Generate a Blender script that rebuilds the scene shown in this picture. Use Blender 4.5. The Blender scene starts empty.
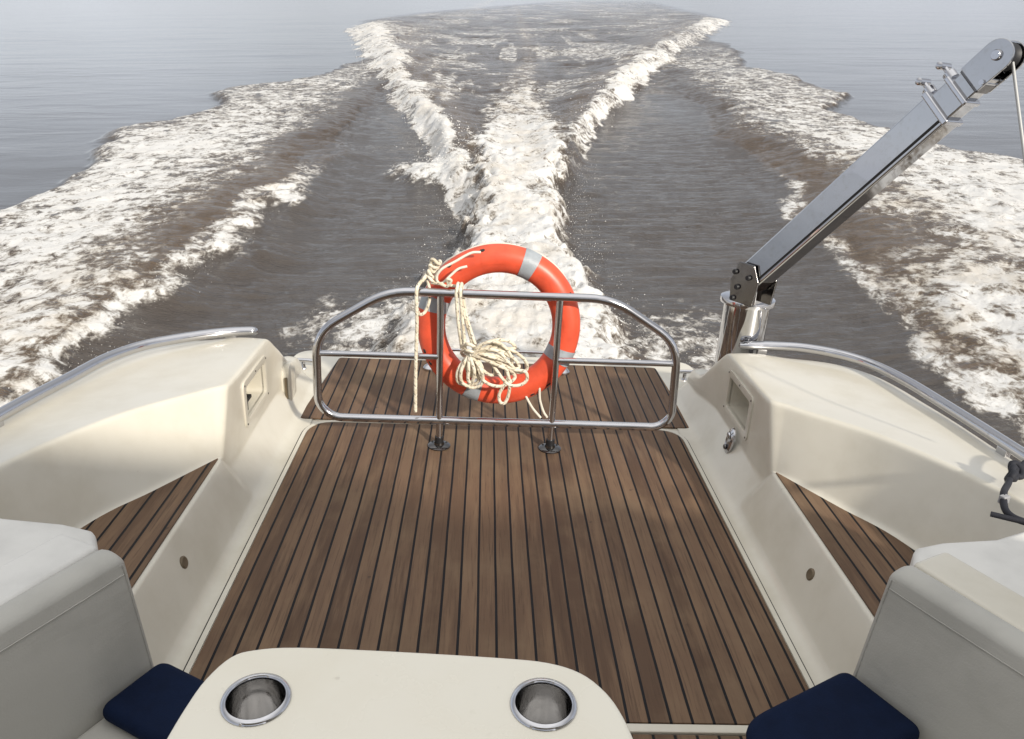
import bpy, math, random
import numpy as np
from mathutils import Matrix, Vector

random.seed(7)
rng = np.random.default_rng(11)
scn = bpy.context.scene
COL = scn.collection
rad = math.radians

# ------------------------------------------------------------------ frames
# boat frame: X across (right when looking aft), Y aft, Z up from the teak sole.
# The boat runs bow-up with a little heel, so its frame is tipped against the level water.
def basis(pitch, roll, yaw):
    F = np.array([math.sin(yaw)*math.cos(pitch), math.cos(yaw)*math.cos(pitch), -math.sin(pitch)])
    r = np.cross(F, [0, 0, 1]); r /= np.linalg.norm(r); u = np.cross(r, F)
    c, s = math.cos(roll), math.sin(roll)
    return np.array([c*r+s*u, -s*r+c*u, F])
EYE_H = 2.1
TILT = basis(rad(25.9), 0, 0).T @ basis(rad(22.0), rad(2.7), rad(2.6))
BOAT = Matrix([[*TILT[0], 0], [*TILT[1], 0], [*TILT[2], 0], [0, 0, 0, 1]])
BOAT.translation = Vector((0, 0, EYE_H)) + (BOAT.to_3x3() @ Vector((0.085, 0, -1.5)))

# ------------------------------------------------------------------ node helpers
def new_mat(name):
    m = bpy.data.materials.new(name); m.use_nodes = True
    nt = m.node_tree
    b = nt.nodes['Principled BSDF']
    return m, nt, b
def N(nt, t, **kw):
    n = nt.nodes.new(t)
    for k, v in kw.items():
        if k in n.inputs: n.inputs[k].default_value = v
        else: setattr(n, k, v)
    return n
def L(nt, a, b): nt.links.new(a, b)
def math_n(nt, op, a, b=None, c=None, clamp=False):
    n = nt.nodes.new('ShaderNodeMath'); n.operation = op; n.use_clamp = clamp
    for i, v in enumerate((a, b, c)):
        if v is None: continue
        if isinstance(v, (int, float)): n.inputs[i].default_value = v
        else: nt.links.new(v, n.inputs[i])
    return n.outputs[0]
def mixc(nt, fac, a, b):
    n = nt.nodes.new('ShaderNodeMix'); n.data_type = 'RGBA'
    for sock, v in ((n.inputs[0], fac), (n.inputs[6], a), (n.inputs[7], b)):
        if isinstance(v, (int, float)): sock.default_value = v
        elif isinstance(v, tuple): sock.default_value = (*v, 1)
        else: nt.links.new(v, sock)
    return n.outputs[2]
def sstep(nt, v, lo, hi, a=0.0, b=1.0):
    n = nt.nodes.new('ShaderNodeMapRange'); n.interpolation_type = 'SMOOTHSTEP'
    nt.links.new(v, n.inputs[0])
    for i, x in zip((1, 2, 3, 4), (lo, hi, a, b)): n.inputs[i].default_value = x
    return n.outputs[0]
def noise(nt, vec, scale, detail=4, rough=.5, dist=0):
    n = nt.nodes.new('ShaderNodeTexNoise')
    n.inputs['Scale'].default_value = scale; n.inputs['Detail'].default_value = detail
    n.inputs['Roughness'].default_value = rough; n.inputs['Distortion'].default_value = dist
    nt.links.new(vec, n.inputs['Vector']); return n.outputs['Fac']
def coords(nt, scale=(1, 1, 1), rot=(0, 0, 0)):
    t = nt.nodes.new('ShaderNodeTexCoord'); m = nt.nodes.new('ShaderNodeMapping')
    m.inputs['Scale'].default_value = scale; m.inputs['Rotation'].default_value = rot
    nt.links.new(t.outputs['Object'], m.inputs['Vector']); return m.outputs[0]
def bump(nt, bsdf, h, strength, dist):
    n = nt.nodes.new('ShaderNodeBump'); n.inputs['Strength'].default_value = strength
    n.inputs['Distance'].default_value = dist
    nt.links.new(h, n.inputs['Height']); nt.links.new(n.outputs[0], bsdf.inputs['Normal']); return n

# ------------------------------------------------------------------ materials
def mat_gelcoat(name, col, rough=.3, worn=.08):
    m, nt, b = new_mat(name)
    v = coords(nt)
    n1 = noise(nt, v, 3.2, 6, .6); n2 = noise(nt, v, 45, 3, .6)
    dark = tuple(c*(1-worn*1.6)*f for c, f in zip(col, (1, .985, .95)))
    c1 = mixc(nt, sstep(nt, n1, .4, .72), col, dark)
    grime = sstep(nt, n2, .66, .80)
    grime = math_n(nt, 'MULTIPLY', grime, sstep(nt, noise(nt, v, 6, 3), .52, .7))
    L(nt, mixc(nt, math_n(nt, 'MULTIPLY', grime, .35), c1, (.33, .27, .19)), b.inputs['Base Color'])
    L(nt, sstep(nt, n1, .3, .7, rough, rough+.16), b.inputs['Roughness'])
    b.inputs['Coat Weight'].default_value = .5; b.inputs['Coat Roughness'].default_value = .12
    bump(nt, b, noise(nt, v, 9, 2), .05, .01)
    return m
M_GEL = mat_gelcoat('gelcoat_cream', (.64, .608, .525))
M_TABLE = mat_gelcoat('table_laminate', (.86, .82, .71), .20, .03)

def mat_teak(name, phase=.305, width=.0533):
    m, nt, b = new_mat(name)
    tc = nt.nodes.new('ShaderNodeTexCoord'); sep = nt.nodes.new('ShaderNodeSeparateXYZ')
    L(nt, tc.outputs['Object'], sep.inputs[0])
    x, y = sep.outputs[0], sep.outputs[1]
    wob = math_n(nt, 'MULTIPLY', math_n(nt, 'SUBTRACT', noise(nt, tc.outputs['Object'], 3, 2), .5), .0035)
    u = math_n(nt, 'DIVIDE', math_n(nt, 'ADD', math_n(nt, 'SUBTRACT', x, phase), wob), width)
    idx = math_n(nt, 'FLOOR', u); fr = math_n(nt, 'SUBTRACT', u, idx)
    edge = math_n(nt, 'MINIMUM', fr, math_n(nt, 'SUBTRACT', 1.0, fr))
    caulk = sstep(nt, edge, .060, .078, 1, 0)
    wn = nt.nodes.new('ShaderNodeTexWhiteNoise'); wn.noise_dimensions = '1D'; L(nt, idx, wn.inputs['W'])
    r1 = wn.outputs['Value']
    comb = nt.nodes.new('ShaderNodeCombineXYZ')
    L(nt, math_n(nt, 'MULTIPLY', x, 62), comb.inputs[0]); L(nt, math_n(nt, 'ADD', math_n(nt, 'MULTIPLY', y, 2.2), math_n(nt, 'MULTIPLY', r1, 37)), comb.inputs[1])
    L(nt, math_n(nt, 'MULTIPLY', r1, 91), comb.inputs[2])
    grain = noise(nt, comb.outputs[0], 2.2, 7, .68, .6)
    comb2 = nt.nodes.new('ShaderNodeCombineXYZ')
    L(nt, math_n(nt, 'MULTIPLY', x, 16), comb2.inputs[0]); L(nt, math_n(nt, 'MULTIPLY', y, 1.6), comb2.inputs[1]); L(nt, math_n(nt, 'MULTIPLY', r1, 53), comb2.inputs[2])
    streak = noise(nt, comb2.outputs[0], 1.6, 4, .6)
    wear = noise(nt, tc.outputs['Object'], 2.3, 5, .62)
    base = mixc(nt, r1, (.088, .051, .032), (.160, .099, .062))
    base = mixc(nt, math_n(nt, 'MULTIPLY', sstep(nt, streak, .42, .72), .55), base, (.215, .138, .084))
    base = mixc(nt, math_n(nt, 'MULTIPLY', sstep(nt, grain, .48, .70), .62), base, (.060, .036, .024))
    base = mixc(nt, math_n(nt, 'MULTIPLY', sstep(nt, wear, .44, .72), .50), base, (.215, .152, .099))
    spots = sstep(nt, noise(nt, tc.outputs['Object'], 21, 2), .73, .79)
    base = mixc(nt, math_n(nt, 'MULTIPLY', spots, .55), base, (.035, .025, .02))
    L(nt, mixc(nt, caulk, base, (.006, .006, .008)), b.inputs['Base Color'])
    L(nt, sstep(nt, wear, .3, .7, .48, .72), b.inputs['Roughness']); b.inputs['Specular IOR Level'].default_value = .22
    h = math_n(nt, 'SUBTRACT', math_n(nt, 'MULTIPLY', grain, -.25), math_n(nt, 'MULTIPLY', caulk, .8))
    bump(nt, b, h, .5, .0025)
    return m
M_TEAK = mat_teak('teak_planking')

def mat_simple(name, col, rough=.5, metal=0, spec=.5, bumpv=None, var=0):
    m, nt, b = new_mat(name)
    b.inputs['Roughness'].default_value = rough; b.inputs['Metallic'].default_value = metal
    b.inputs['Specular IOR Level'].default_value = spec
    v = coords(nt)
    if var:
        n1 = noise(nt, v, 14, 5, .6)
        L(nt, mixc(nt, sstep(nt, n1, .35, .7), col, tuple(c*(1-var) for c in col)), b.inputs['Base Color'])
    else: b.inputs['Base Color'].default_value = (*col, 1)
    if bumpv: bump(nt, b, noise(nt, v, bumpv[0], 4), bumpv[1], bumpv[2])
    return m
def mat_chrome(name, col=(.56, .56, .585), rough=.09):
    m, nt, b = new_mat(name)
    b.inputs['Metallic'].default_value = 1
    v = coords(nt)
    n1 = noise(nt, v, 22, 5, .65)
    L(nt, sstep(nt, n1, .42, .75, rough, rough+.12), b.inputs['Roughness'])
    L(nt, mixc(nt, sstep(nt, n1, .55, .8), col, tuple(c*.8 for c in col)), b.inputs['Base Color'])
    bump(nt, b, noise(nt, v, 7, 2), .04, .01)
    return m
M_CHROME = mat_chrome('polished_steel')
M_CHROME_D = mat_chrome('polished_steel_boom', (.36, .36, .37), .06)
def mat_boom():
    m, nt, b = new_mat('polished_boom'); b.inputs['Metallic'].default_value = 1
    v = coords(nt); n1 = noise(nt, v, 9, 5, .6, .8); n2 = noise(nt, v, 40, 4, .6)
    L(nt, mixc(nt, sstep(nt, n2, .5, .75), (.50, .50, .51), (.46, .455, .45)), b.inputs['Base Color'])
    L(nt, sstep(nt, n1, .45, .7, .03, .08), b.inputs['Roughness'])
    bump(nt, b, noise(nt, v, 5, 2), .10, .012); return m
M_CHROME_D = mat_boom()
M_CUP = mat_chrome('cup_steel', (.62, .61, .60), .10)
M_STEEL_D = mat_chrome('dark_steel', (.16, .155, .155), .16)
M_BLACK = mat_simple('black_rubber', (.012, .012, .014), .5)
M_DARK = mat_simple('dark_gap', (.02, .018, .016), .7)
M_NAVY = mat_simple('navy_canvas', (.0035, .010, .034), .85, spec=.15, bumpv=(320, .35, .002), var=.25)
M_BLACKROPE = mat_simple('black_webbing', (.010, .011, .018), .75, bumpv=(300, .5, .002))
M_ORANGE = mat_simple('ring_plastic', (.74, .096, .042), .38, bumpv=(24, .10, .006), var=.22)
M_TAPE = mat_simple('reflective_tape', (.36, .39, .42), .38, bumpv=(260, .4, .002), var=.3)
M_LINE = mat_simple('white_line', (.74, .70, .60), .8, bumpv=(300, .5, .002), var=.15)
M_RUST = mat_simple('drain_bronze', (.20, .155, .10), .5, metal=.4, var=.4)
M_HULLBLUE = mat_gelcoat('hull_topsides', (.80, .76, .68))

def mat_vinyl(name, col):
    m, nt, b = new_mat(name)
    v = coords(nt)
    w = noise(nt, coords(nt, (3, 3, 9)), 1.5, 4, .6, .5)
    n2 = noise(nt, v, 4, 4, .6)
    L(nt, mixc(nt, sstep(nt, n2, .4, .72), col, tuple(c*.82 for c in col)), b.inputs['Base Color'])
    b.inputs['Roughness'].default_value = .52
    bp = bump(nt, b, w, .16, .012)
    b2 = nt.nodes.new('ShaderNodeBump'); b2.inputs['Strength'].default_value = .2; b2.inputs['Distance'].default_value = .002
    L(nt, noise(nt, v, 260, 2), b2.inputs['Height']); L(nt, b2.outputs[0], bp.inputs['Normal'])
    return m
M_VINYL = mat_vinyl('grey_vinyl', (.45, .44, .405))
M_VINYL_W = mat_vinyl('white_vinyl', (.70, .69, .66))

def mat_rope():
    m, nt, b = new_mat('flecked_rope')
    uv = nt.nodes.new('ShaderNodeUVMap'); sep = nt.nodes.new('ShaderNodeSeparateXYZ'); L(nt, uv.outputs[0], sep.inputs[0])
    u, v = sep.outputs[0], sep.outputs[1]          # u metres along, v 0..1 round
    a = math_n(nt, 'ADD', math_n(nt, 'MULTIPLY', u, 62), math_n(nt, 'MULTIPLY', v, 2))
    fr = math_n(nt, 'FRACT', a)
    a2 = math_n(nt, 'FRACT', math_n(nt, 'SUBTRACT', math_n(nt, 'MULTIPLY', u, 62), math_n(nt, 'MULTIPLY', v, 2)))
    tri = math_n(nt, 'MULTIPLY', math_n(nt, 'ABSOLUTE', math_n(nt, 'SUBTRACT', fr, .5)), math_n(nt, 'ABSOLUTE', math_n(nt, 'SUBTRACT', a2, .5)))
    fleck = math_n(nt, 'MULTIPLY', math_n(nt, 'LESS_THAN', math_n(nt, 'FRACT', math_n(nt, 'ADD', math_n(nt, 'MULTIPLY', u, 27), v)), .17),
                   math_n(nt, 'GREATER_THAN', math_n(nt, 'FRACT', math_n(nt, 'MULTIPLY', v, 3)), .45))
    vv = coords(nt)
    c = mixc(nt, sstep(nt, noise(nt, vv, 30, 3), .4, .7), (.76, .70, .57), (.58, .50, .37))
    L(nt, mixc(nt, math_n(nt, 'MULTIPLY', fleck, .65), c, (.07, .055, .05)), b.inputs['Base Color'])
    b.inputs['Roughness'].default_value = .85
    bump(nt, b, tri, .8, .006)
    return m
M_ROPE = mat_rope()

# ------------------------------------------------------------------ mesh helpers
class MB:
    def __init__(s): s.v = []; s.f = []; s.uv = {}
    def add(s, vs, fs):
        o = len(s.v); s.v += [tuple(map(float, p)) for p in vs]; s.f += [tuple(i+o for i in f) for f in fs]
        return o
    def grid(s, rows, closed_u=False, closed_v=False, skip=None):
        nr, nc = len(rows), len(rows[0])
        o = len(s.v)
        for r in rows: s.v += [tuple(map(float, p)) for p in r]
        for i in range(nr if closed_u else nr-1):
            for j in range(nc if closed_v else nc-1):
                a = (i % nr)*nc+j; b = (i % nr)*nc+(j+1) % nc; c = ((i+1) % nr)*nc+(j+1) % nc; d = ((i+1) % nr)*nc+j
                if skip:
                    p = [sum(s.v[o+k][q] for k in (a, b, c, d))/4 for q in range(3)]
                    if skip(p): continue
                s.f.append((o+a, o+b, o+c, o+d))
        return o
    def tube(s, pts, r, n=12, closed=False, smooth=0, caps=True):
        P = [Vector(p) for p in pts]
        if smooth: P = spline(P, smooth, closed)
        m = len(P)
        T = []
        for i in range(m):
            a = P[(i-1) % m] if (closed or i > 0) else P[i]; b = P[(i+1) % m] if (closed or i < m-1) else P[i]
            t = (b-a); T.append(t.normalized() if t.length > 1e-9 else Vector((0, 0, 1)))
        ref = Vector((0, 0, 1)) if abs(T[0].z) < .9 else Vector((1, 0, 0))
        u = (ref-T[0]*ref.dot(T[0])).normalized(); U = [u]
        for i in range(1, m):
            u = U[-1]-T[i]*U[-1].dot(T[i]); U.append(u.normalized() if u.length > 1e-9 else U[-1])
        rr = r if callable(r) else (lambda i: r)
        rows = []; o = len(s.v); acc = 0; us = []
        for i in range(m):
            if i: acc += (P[i]-P[i-1]).length
            us.append(acc)
            w = T[i].cross(U[i])
            rows.append([P[i]+(U[i]*math.cos(2*math.pi*k/n)+w*math.sin(2*math.pi*k/n))*rr(i) for k in range(n)])
        f0 = len(s.f)
        s.grid(rows, closed_u=closed, closed_v=True)
        for fi in range(f0, len(s.f)):
            q = fi-f0; i, k = divmod(q, n)
            u0 = us[i]; u1 = us[i+1] if i+1 < m else acc+.01
            s.uv[fi] = [(u0, k/n), (u0, (k+1)/n), (u1, (k+1)/n), (u1, k/n)]
        if caps and not closed:
            s.f.append(tuple(o+k for k in range(n))[::-1]); s.f.append(tuple(o+(m-1)*n+k for k in range(n)))
        return s
    def box(s, c, size, rot=None):
        c = Vector(c); x, y, z = [q/2 for q in size]
        R = rot if rot is not None else Matrix.Identity(3)
        vs = [c+R @ Vector((i*x, j*y, k*z)) for i in (-1, 1) for j in (-1, 1) for k in (-1, 1)]
        s.add(vs, [(0, 1, 3, 2), (4, 6, 7, 5), (0, 4, 5, 1), (2, 3, 7, 6), (0, 2, 6, 4), (1, 5, 7, 3)]); return s
    def prism(s, poly, z0, z1, top=True, bottom=True):
        n = len(poly); z0f = z0 if callable(z0) else (lambda p: z0); z1f = z1 if callable(z1) else (lambda p: z1)
        vs = [(p[0], p[1], z0f(p)) for p in poly]+[(p[0], p[1], z1f(p)) for p in poly]
        fs = [(i, (i+1) % n, n+(i+1) % n, n+i) for i in range(n)]
        if top: fs.append(tuple(range(n, 2*n)))
        if bottom: fs.append(tuple(range(n))[::-1])
        s.add(vs, fs); return s
    def lathe(s, prof, c, axis=(0, 0, 1), n=32, capend=True):
        c = Vector(c); a = Vector(axis).normalized()
        ref = Vector((1, 0, 0)) if abs(a.x) < .9 else Vector((0, 1, 0))
        u = (ref-a*ref.dot(a)).normalized(); w = a.cross(u)
        rows = [[c+a*h+(u*math.cos(2*math.pi*k/n)+w*math.sin(2*math.pi*k/n))*r for k in range(n)] for r, h in prof]
        o = s.grid(rows, closed_v=True)
        if capend:
            s.f.append(tuple(o+k for k in range(n))[::-1]); s.f.append(tuple(o+(len(prof)-1)*n+k for k in range(n)))
        return s

def spline(P, k, closed=False):
    P = [Vector(p) for p in P]; n = len(P); out = []
    for i in range(n if closed else n-1):
        p1, p2 = P[i], P[(i+1) % n]
        p0 = P[(i-1) % n] if (closed or i > 0) else p1*2-p2
        p3 = P[(i+2) % n] if (closed or i < n-2) else p2*2-p1
        for j in range(k):
            t = j/k
            out.append(.5*((2*p1)+(p2-p0)*t+(2*p0-5*p1+4*p2-p3)*t*t+(3*p1-p0-3*p2+p3)*t**3))
    if not closed: out.append(P[-1])
    return out
def fillet(pts, rads, n=5):
    """round the corners of a polyline (open), keeping a fixed number of points"""
    P = [Vector(p) for p in pts]; out = [P[0]]
    for i in range(1, len(P)-1):
        a, b, c = P[i-1], P[i], P[i+1]
        r = rads[i]
        if r <= 0: out.append(b); continue
        d1 = (a-b); d2 = (c-b); l1, l2 = d1.length, d2.length
        d = min(r, .48*l1, .48*l2)
        A = b+(d1.normalized()*d if l1 > 1e-9 else Vector()); C = b+(d2.normalized()*d if l2 > 1e-9 else Vector())
        for k in range(n):
            t = k/(n-1); out.append(A*(1-t)**2+b*2*t*(1-t)+C*t*t)
    out.append(P[-1]); return out
def round_poly(pts, r, n=6):
    P = [Vector((p[0], p[1], 0)) for p in pts]; out = []; m = len(P)
    rr = r if isinstance(r, (list, tuple)) else [r]*m
    for i in range(m):
        a, b, c = P[i-1], P[i], P[(i+1) % m]
        d1, d2 = a-b, c-b; d = min(rr[i], .49*d1.length, .49*d2.length)
        if d < 1e-6: out.append((b.x, b.y)); continue
        A, C = b+d1.normalized()*d, b+d2.normalized()*d
        for k in range(n):
            t = k/(n-1); q = A*(1-t)**2+b*2*t*(1-t)+C*t*t; out.append((q.x, q.y))
    return out

def clean(n): return n
def link_mesh(name, mb, mat, loc=(0, 0, 0), smooth=35, bevel=None, subsurf=0):
    me = bpy.data.meshes.new(name)
    l = Vector(loc)
    me.from_pydata([tuple(Vector(v)-l) for v in mb.v], [], mb.f)
    if mb.uv:
        uvl = me.uv_layers.new(name='UVMap')
        for p in me.polygons:
            q = mb.uv.get(p.index)
            if q:
                for li, c in zip(p.loop_indices, q): uvl.data[li].uv = c
    mats = mat if isinstance(mat, (list, tuple)) else [mat]
    for mm in mats: me.materials.append(mm)
    me.validate(); me.update()
    import bmesh
    bm = bmesh.new(); bm.from_mesh(me); bmesh.ops.recalc_face_normals(bm, faces=bm.faces); bm.to_mesh(me); bm.free()
    if smooth:
        for p in me.polygons: p.use_smooth = True
        me.set_sharp_from_angle(angle=rad(smooth))
    o = bpy.data.objects.new(name, me); COL.objects.link(o)
    if bevel:
        b = o.modifiers.new('Bevel', 'BEVEL'); b.width = bevel[0]; b.segments = bevel[1]; b.limit_method = 'ANGLE'; b.angle_limit = rad(30)
        b.harden_normals = True
        for p in me.polygons: p.use_smooth = True
        me.set_sharp_from_angle(angle=rad(60))
    return o
def props(o, label=None, cat=None, group=None, kind=None):
    if label: o['label'] = label
    if cat: o['category'] = cat
    if group: o['group'] = group
    if kind: o['kind'] = kind
    return o
def thing(name, label, cat, loc=(0, 0, 0), group=None):
    o = bpy.data.objects.new(name, None); COL.objects.link(o)
    o.empty_display_size = .1
    o.matrix_world = BOAT @ Matrix.Translation(loc)
    props(o, label, cat, group); o_loc[o.name] = Vector(loc); return o
o_loc = {}
def part(name, mb, mat, parent, **kw):
    p = parent; label = kw.pop('label', None)
    root = parent
    while root.parent: root = root.parent
    o = link_mesh(name, mb, mat, o_loc[root.name], **kw)
    o.parent = parent
    if label: o['label'] = label
    return o
def single(name, mb, mat, label, cat, loc=(0, 0, 0), group=None, **kw):
    o = link_mesh(name, mb, mat, loc, **kw)
    o.matrix_world = BOAT @ Matrix.Translation(loc)
    return props(o, label, cat, group)

# ================================================================== THE BOAT
boat = thing('motor_boat', 'cream motor boat cockpit with teak deck and swim platform, its stern towards the wake', 'boat')

# --- hull moulding: sections lofted along each side -----------------------------------
# F0 F1 (sole) P1 P2 (rim of step) P3 (foot of coaming) P4 (inner top) P5 (crown) P6 (gunwale) P7 P8 (topsides)
ST = [
 ((0.8,3.5,-0.004),(0.86,3.5,-0.004),(0.925,3.5,-0.002),(0.928,3.5,0),(0.93,3.5,0.002),(0.94,3.5,0.004),(1,3.5,0.004),(1.09,3.49,0),(1.1,3.48,-0.1),(1.02,3.42,-0.9)),
 ((0.8,3.44,-0.004),(0.86,3.44,-0.004),(0.922,3.44,0.07),(0.922,3.44,0.085),(0.922,3.44,0.095),(0.935,3.44,0.135),(0.985,3.43,0.15),(1.09,3.38,0.1),(1.12,3.36,-0.1),(1.05,3.3,-0.9)),
 ((0.8,3.28,-0.004),(0.86,3.28,-0.004),(0.918,3.28,0.09),(0.918,3.28,0.11),(0.918,3.28,0.12),(0.925,3.28,0.175),(0.99,3.27,0.185),(1.1,3.2,0.15),(1.13,3.18,-0.1),(1.14,3.15,-0.9)),
 ((0.8,3.13,-0.004),(0.86,3.13,-0.004),(0.932,3.13,0.11),(0.932,3.13,0.13),(0.932,3.13,0.14),(0.937,3.1,0.315),(1.02,3.13,0.325),(1.14,3.135,0.285),(1.17,3.14,-0.1),(1.18,3.11,-0.9)),
 ((0.8,3,-0.004),(0.86,3,-0.004),(0.943,3,0.12),(0.943,3,0.135),(0.943,3,0.15),(0.947,3,0.385),(1.1,3.05,0.372),(1.28,3.115,0.325),(1.31,3.13,-0.1),(1.24,3.1,-0.9)),
 ((0.8,2.78,-0.004),(0.86,2.78,-0.004),(0.945,2.78,0.12),(0.945,2.78,0.135),(0.945,2.78,0.15),(0.947,2.78,0.393),(1.18,2.89,0.368),(1.455,3.02,0.345),(1.48,3.03,-0.1),(1.33,3,-0.9)),
 ((0.8,2.58,-0.004),(0.86,2.58,-0.004),(0.945,2.56,0.12),(0.945,2.56,0.145),(0.945,2.56,0.165),(0.947,2.6,0.397),(1.25,2.72,0.372),(1.55,2.87,0.352),(1.58,2.87,-0.1),(1.38,2.84,-0.9)),
 ((0.8,2.45,-0.004),(0.86,2.44,-0.004),(0.945,2.42,0.13),(0.945,2.4,0.175),(0.946,2.39,0.19),(0.95,2.51,0.4),(1.27,2.62,0.375),(1.572,2.75,0.358),(1.61,2.74,-0.1),(1.4,2.71,-0.9)),
 ((0.8,2.38,-0.004),(0.86,2.37,-0.004),(0.945,2.34,0.186),(0.952,2.345,0.19),(0.962,2.352,0.19),(0.998,2.455,0.402),(1.29,2.56,0.378),(1.58,2.67,0.362),(1.62,2.66,-0.1),(1.42,2.63,-0.9)),
 ((0.8,2.1,-0.004),(0.86,2.1,-0.004),(0.945,2.08,0.186),(0.958,2.08,0.19),(1.097,2.14,0.19),(1.2,2.2,0.422),(1.38,2.3,0.395),(1.588,2.41,0.382),(1.63,2.4,-0.1),(1.46,2.37,-0.9)),
 ((0.8,1.8,-0.004),(0.86,1.8,-0.004),(0.945,1.76,0.186),(0.958,1.76,0.19),(1.22,1.94,0.19),(1.335,1.88,0.447),(1.45,1.98,0.42),(1.59,2.07,0.403),(1.64,2.06,-0.1),(1.48,2.03,-0.9)),
 ((0.8,1.4,-0.004),(0.86,1.4,-0.004),(0.945,1.4,0.186),(0.958,1.4,0.19),(1.34,1.5,0.19),(1.425,1.5,0.475),(1.5,1.53,0.45),(1.595,1.56,0.435),(1.65,1.55,-0.1),(1.5,1.52,-0.9)),
 ((0.8,0.4,-0.004),(0.86,0.4,-0.004),(0.945,0.4,0.186),(0.958,0.4,0.19),(1.42,0.4,0.19),(1.48,0.4,0.52),(1.53,0.4,0.5),(1.585,0.4,0.48),(1.66,0.4,-0.1),(1.52,0.37,-0.9)),
 ((0.8,-0.9,-0.004),(0.86,-0.9,-0.004),(0.945,-0.9,0.186),(0.958,-0.9,0.19),(1.42,-0.9,0.19),(1.48,-0.9,0.56),(1.53,-0.9,0.54),(1.59,-0.9,0.52),(1.66,-0.9,-0.1),(1.52,-0.93,-0.9)),
 ((0.8,-2.2,-0.004),(0.86,-2.2,-0.004),(0.945,-2.2,0.186),(0.958,-2.2,0.19),(1.4,-2.2,0.19),(1.46,-2.2,0.59),(1.51,-2.2,0.57),(1.57,-2.2,0.55),(1.64,-2.2,-0.1),(1.5,-2.23,-0.9)),
]
FR = [0, .05, .055, .012, .022, .018, .10, .030, .10, 0]
def side_rows():
    nseg = [6]*len(ST)
    cols = list(zip(*ST))
    curves = []
    for c in cols:
        P = [Vector(p) for p in c]
        out = []
        # monotone-ish spline with chord tangents limited
        n = len(P)
        ts = [0]
        for i in range(1, n): ts.append(ts[-1]+max(1e-4, (Vector(ST[i][6])-Vector(ST[i-1][6])).length))
        for i in range(n-1):
            def tang(k):
                if k == 0: return (P[1]-P[0])/(ts[1]-ts[0])
                if k == n-1: return (P[-1]-P[-2])/(ts[-1]-ts[-2])
                a = (P[k]-P[k-1])/(ts[k]-ts[k-1]); b = (P[k+1]-P[k])/(ts[k+1]-ts[k])
                r = Vector()
                for q in range(3):
                    r[q] = 0 if a[q]*b[q] <= 0 else 2*a[q]*b[q]/(a[q]+b[q])
                return r
            h = ts[i+1]-ts[i]; m0, m1 = tang(i)*h, tang(i+1)*h
            for j in range(8):
                t = j/8
                out.append(P[i]*(2*t**3-3*t*t+1)+m0*(t**3-2*t*t+t)+P[i+1]*(-2*t**3+3*t*t)+m1*(t**3-t*t))
        out.append(P[-1]); curves.append(out)
    rows = []
    for i in range(len(curves[0])):
        prof = [c[i] for c in curves]
        q = fillet(prof, FR, 6)
        # subdivide the long straight wall pieces so the hatch opening can be cut
        r2 = [q[0]]
        for a, b in zip(q, q[1:]):
            k = 1
            if (b-a).length > .035: k = min(10, int((b-a).length/.022)+1)
            r2.append((a, b)); 
        rows.append(q)
    K = [1]*(len(rows[0])-1)
    for j in range(len(K)):
        K[j] = max(1, min(14, int(max((r[j+1]-r[j]).length for r in rows if -.5 < r[j].y < 3.6)/.02)))
        if j >= len(K)-9: K[j] = min(K[j], 2)
    out = []
    for r in rows:
        s = []
        for j in range(len(K)):
            for k in range(K[j]): s.append(r[j].lerp(r[j+1], k/K[j]))
        s.append(r[-1]); out.append(s)
    return out
ROWS = side_rows()
HOLE = (2.655, 2.925, .185, .325)
hull = MB()
for s in (-1, 1):
    rows = [[Vector(((p.x-(.034*min(1, max(0, (p.x-1.05)/.35)) if s < 0 else 0))*s, p.y, p.z)) for p in r] for r in ROWS]
    hull.grid(rows, skip=lambda p: abs(p[0]) < .965 and HOLE[0] < p[1] < HOLE[1] and HOLE[2] < p[2] < HOLE[3])
# transom end closing piece and bottom
for s in (-1, 1):
    e = [Vector((p.x*s, p.y, p.z)) for p in ROWS[0]]
    hull.add(e+[Vector((0.80*s, 3.50, -.9))], [tuple(range(len(e)+1))])
part('hull', hull, M_GEL, boat, smooth=50)

# sole, platform moulding
sole = MB()
sole.box((0, .42, -.05), (1.62, 6.16-.0, .084))      # y -2.66 .. 3.50
part('cockpit_sole', sole, M_GEL, boat)
plat = MB()
plat.prism(round_poly([(-1.09, 3.502), (1.09, 3.502), (1.05, 3.93), (-1.05, 3.93)], [0, 0, .10, .10], 8), -.11, -.0075)
part('swim_platform', plat, M_GEL, boat, bevel=(.018, 3))
un = MB(); un.prism([(-.86, 3.1), (.86, 3.1), (.80, 3.9), (-.80, 3.9)], -.5, -.115)
part('platform_bracket', un, M_GEL, boat)

# teak panels
def teak(name, poly, z0=-.006, z1=.0, par=boat, mat=M_TEAK, label=None):
    b = MB(); b.prism(poly, z0, z1); return part(name, b, mat, par, smooth=None, bevel=(.0012, 1), label=label)
cockpit_poly = round_poly([(-.80, 1.440), (.80, 1.432), (.797, 3.052), (-.797, 3.044)], [.004, .004, .11, .11], 10)
teak('cockpit_teak', cockpit_poly, label='wide teak cockpit floor with black caulked seams')
plat_poly = round_poly([(-.862, 3.078), (.868, 3.084), (.842, 3.795), (-.812, 3.805)], [.012, .012, .02, .02], 4)
teak('platform_teak', plat_poly, -.0075, .0, label='teak planking of the swim platform behind the rail')
teak('forward_teak', [(-.80, -1.0), (.80, -1.0), (.80, 1.396), (-.80, 1.404)], label='teak planking forward of the white strip')
# white joint strip across the sole
b = MB(); b.prism([(-.80, 1.409), (.80, 1.401), (.80, 1.426), (-.80, 1.434)], -.006, .003); part('sole_joint', b, M_GEL, boat, bevel=(.003, 2))
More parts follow.
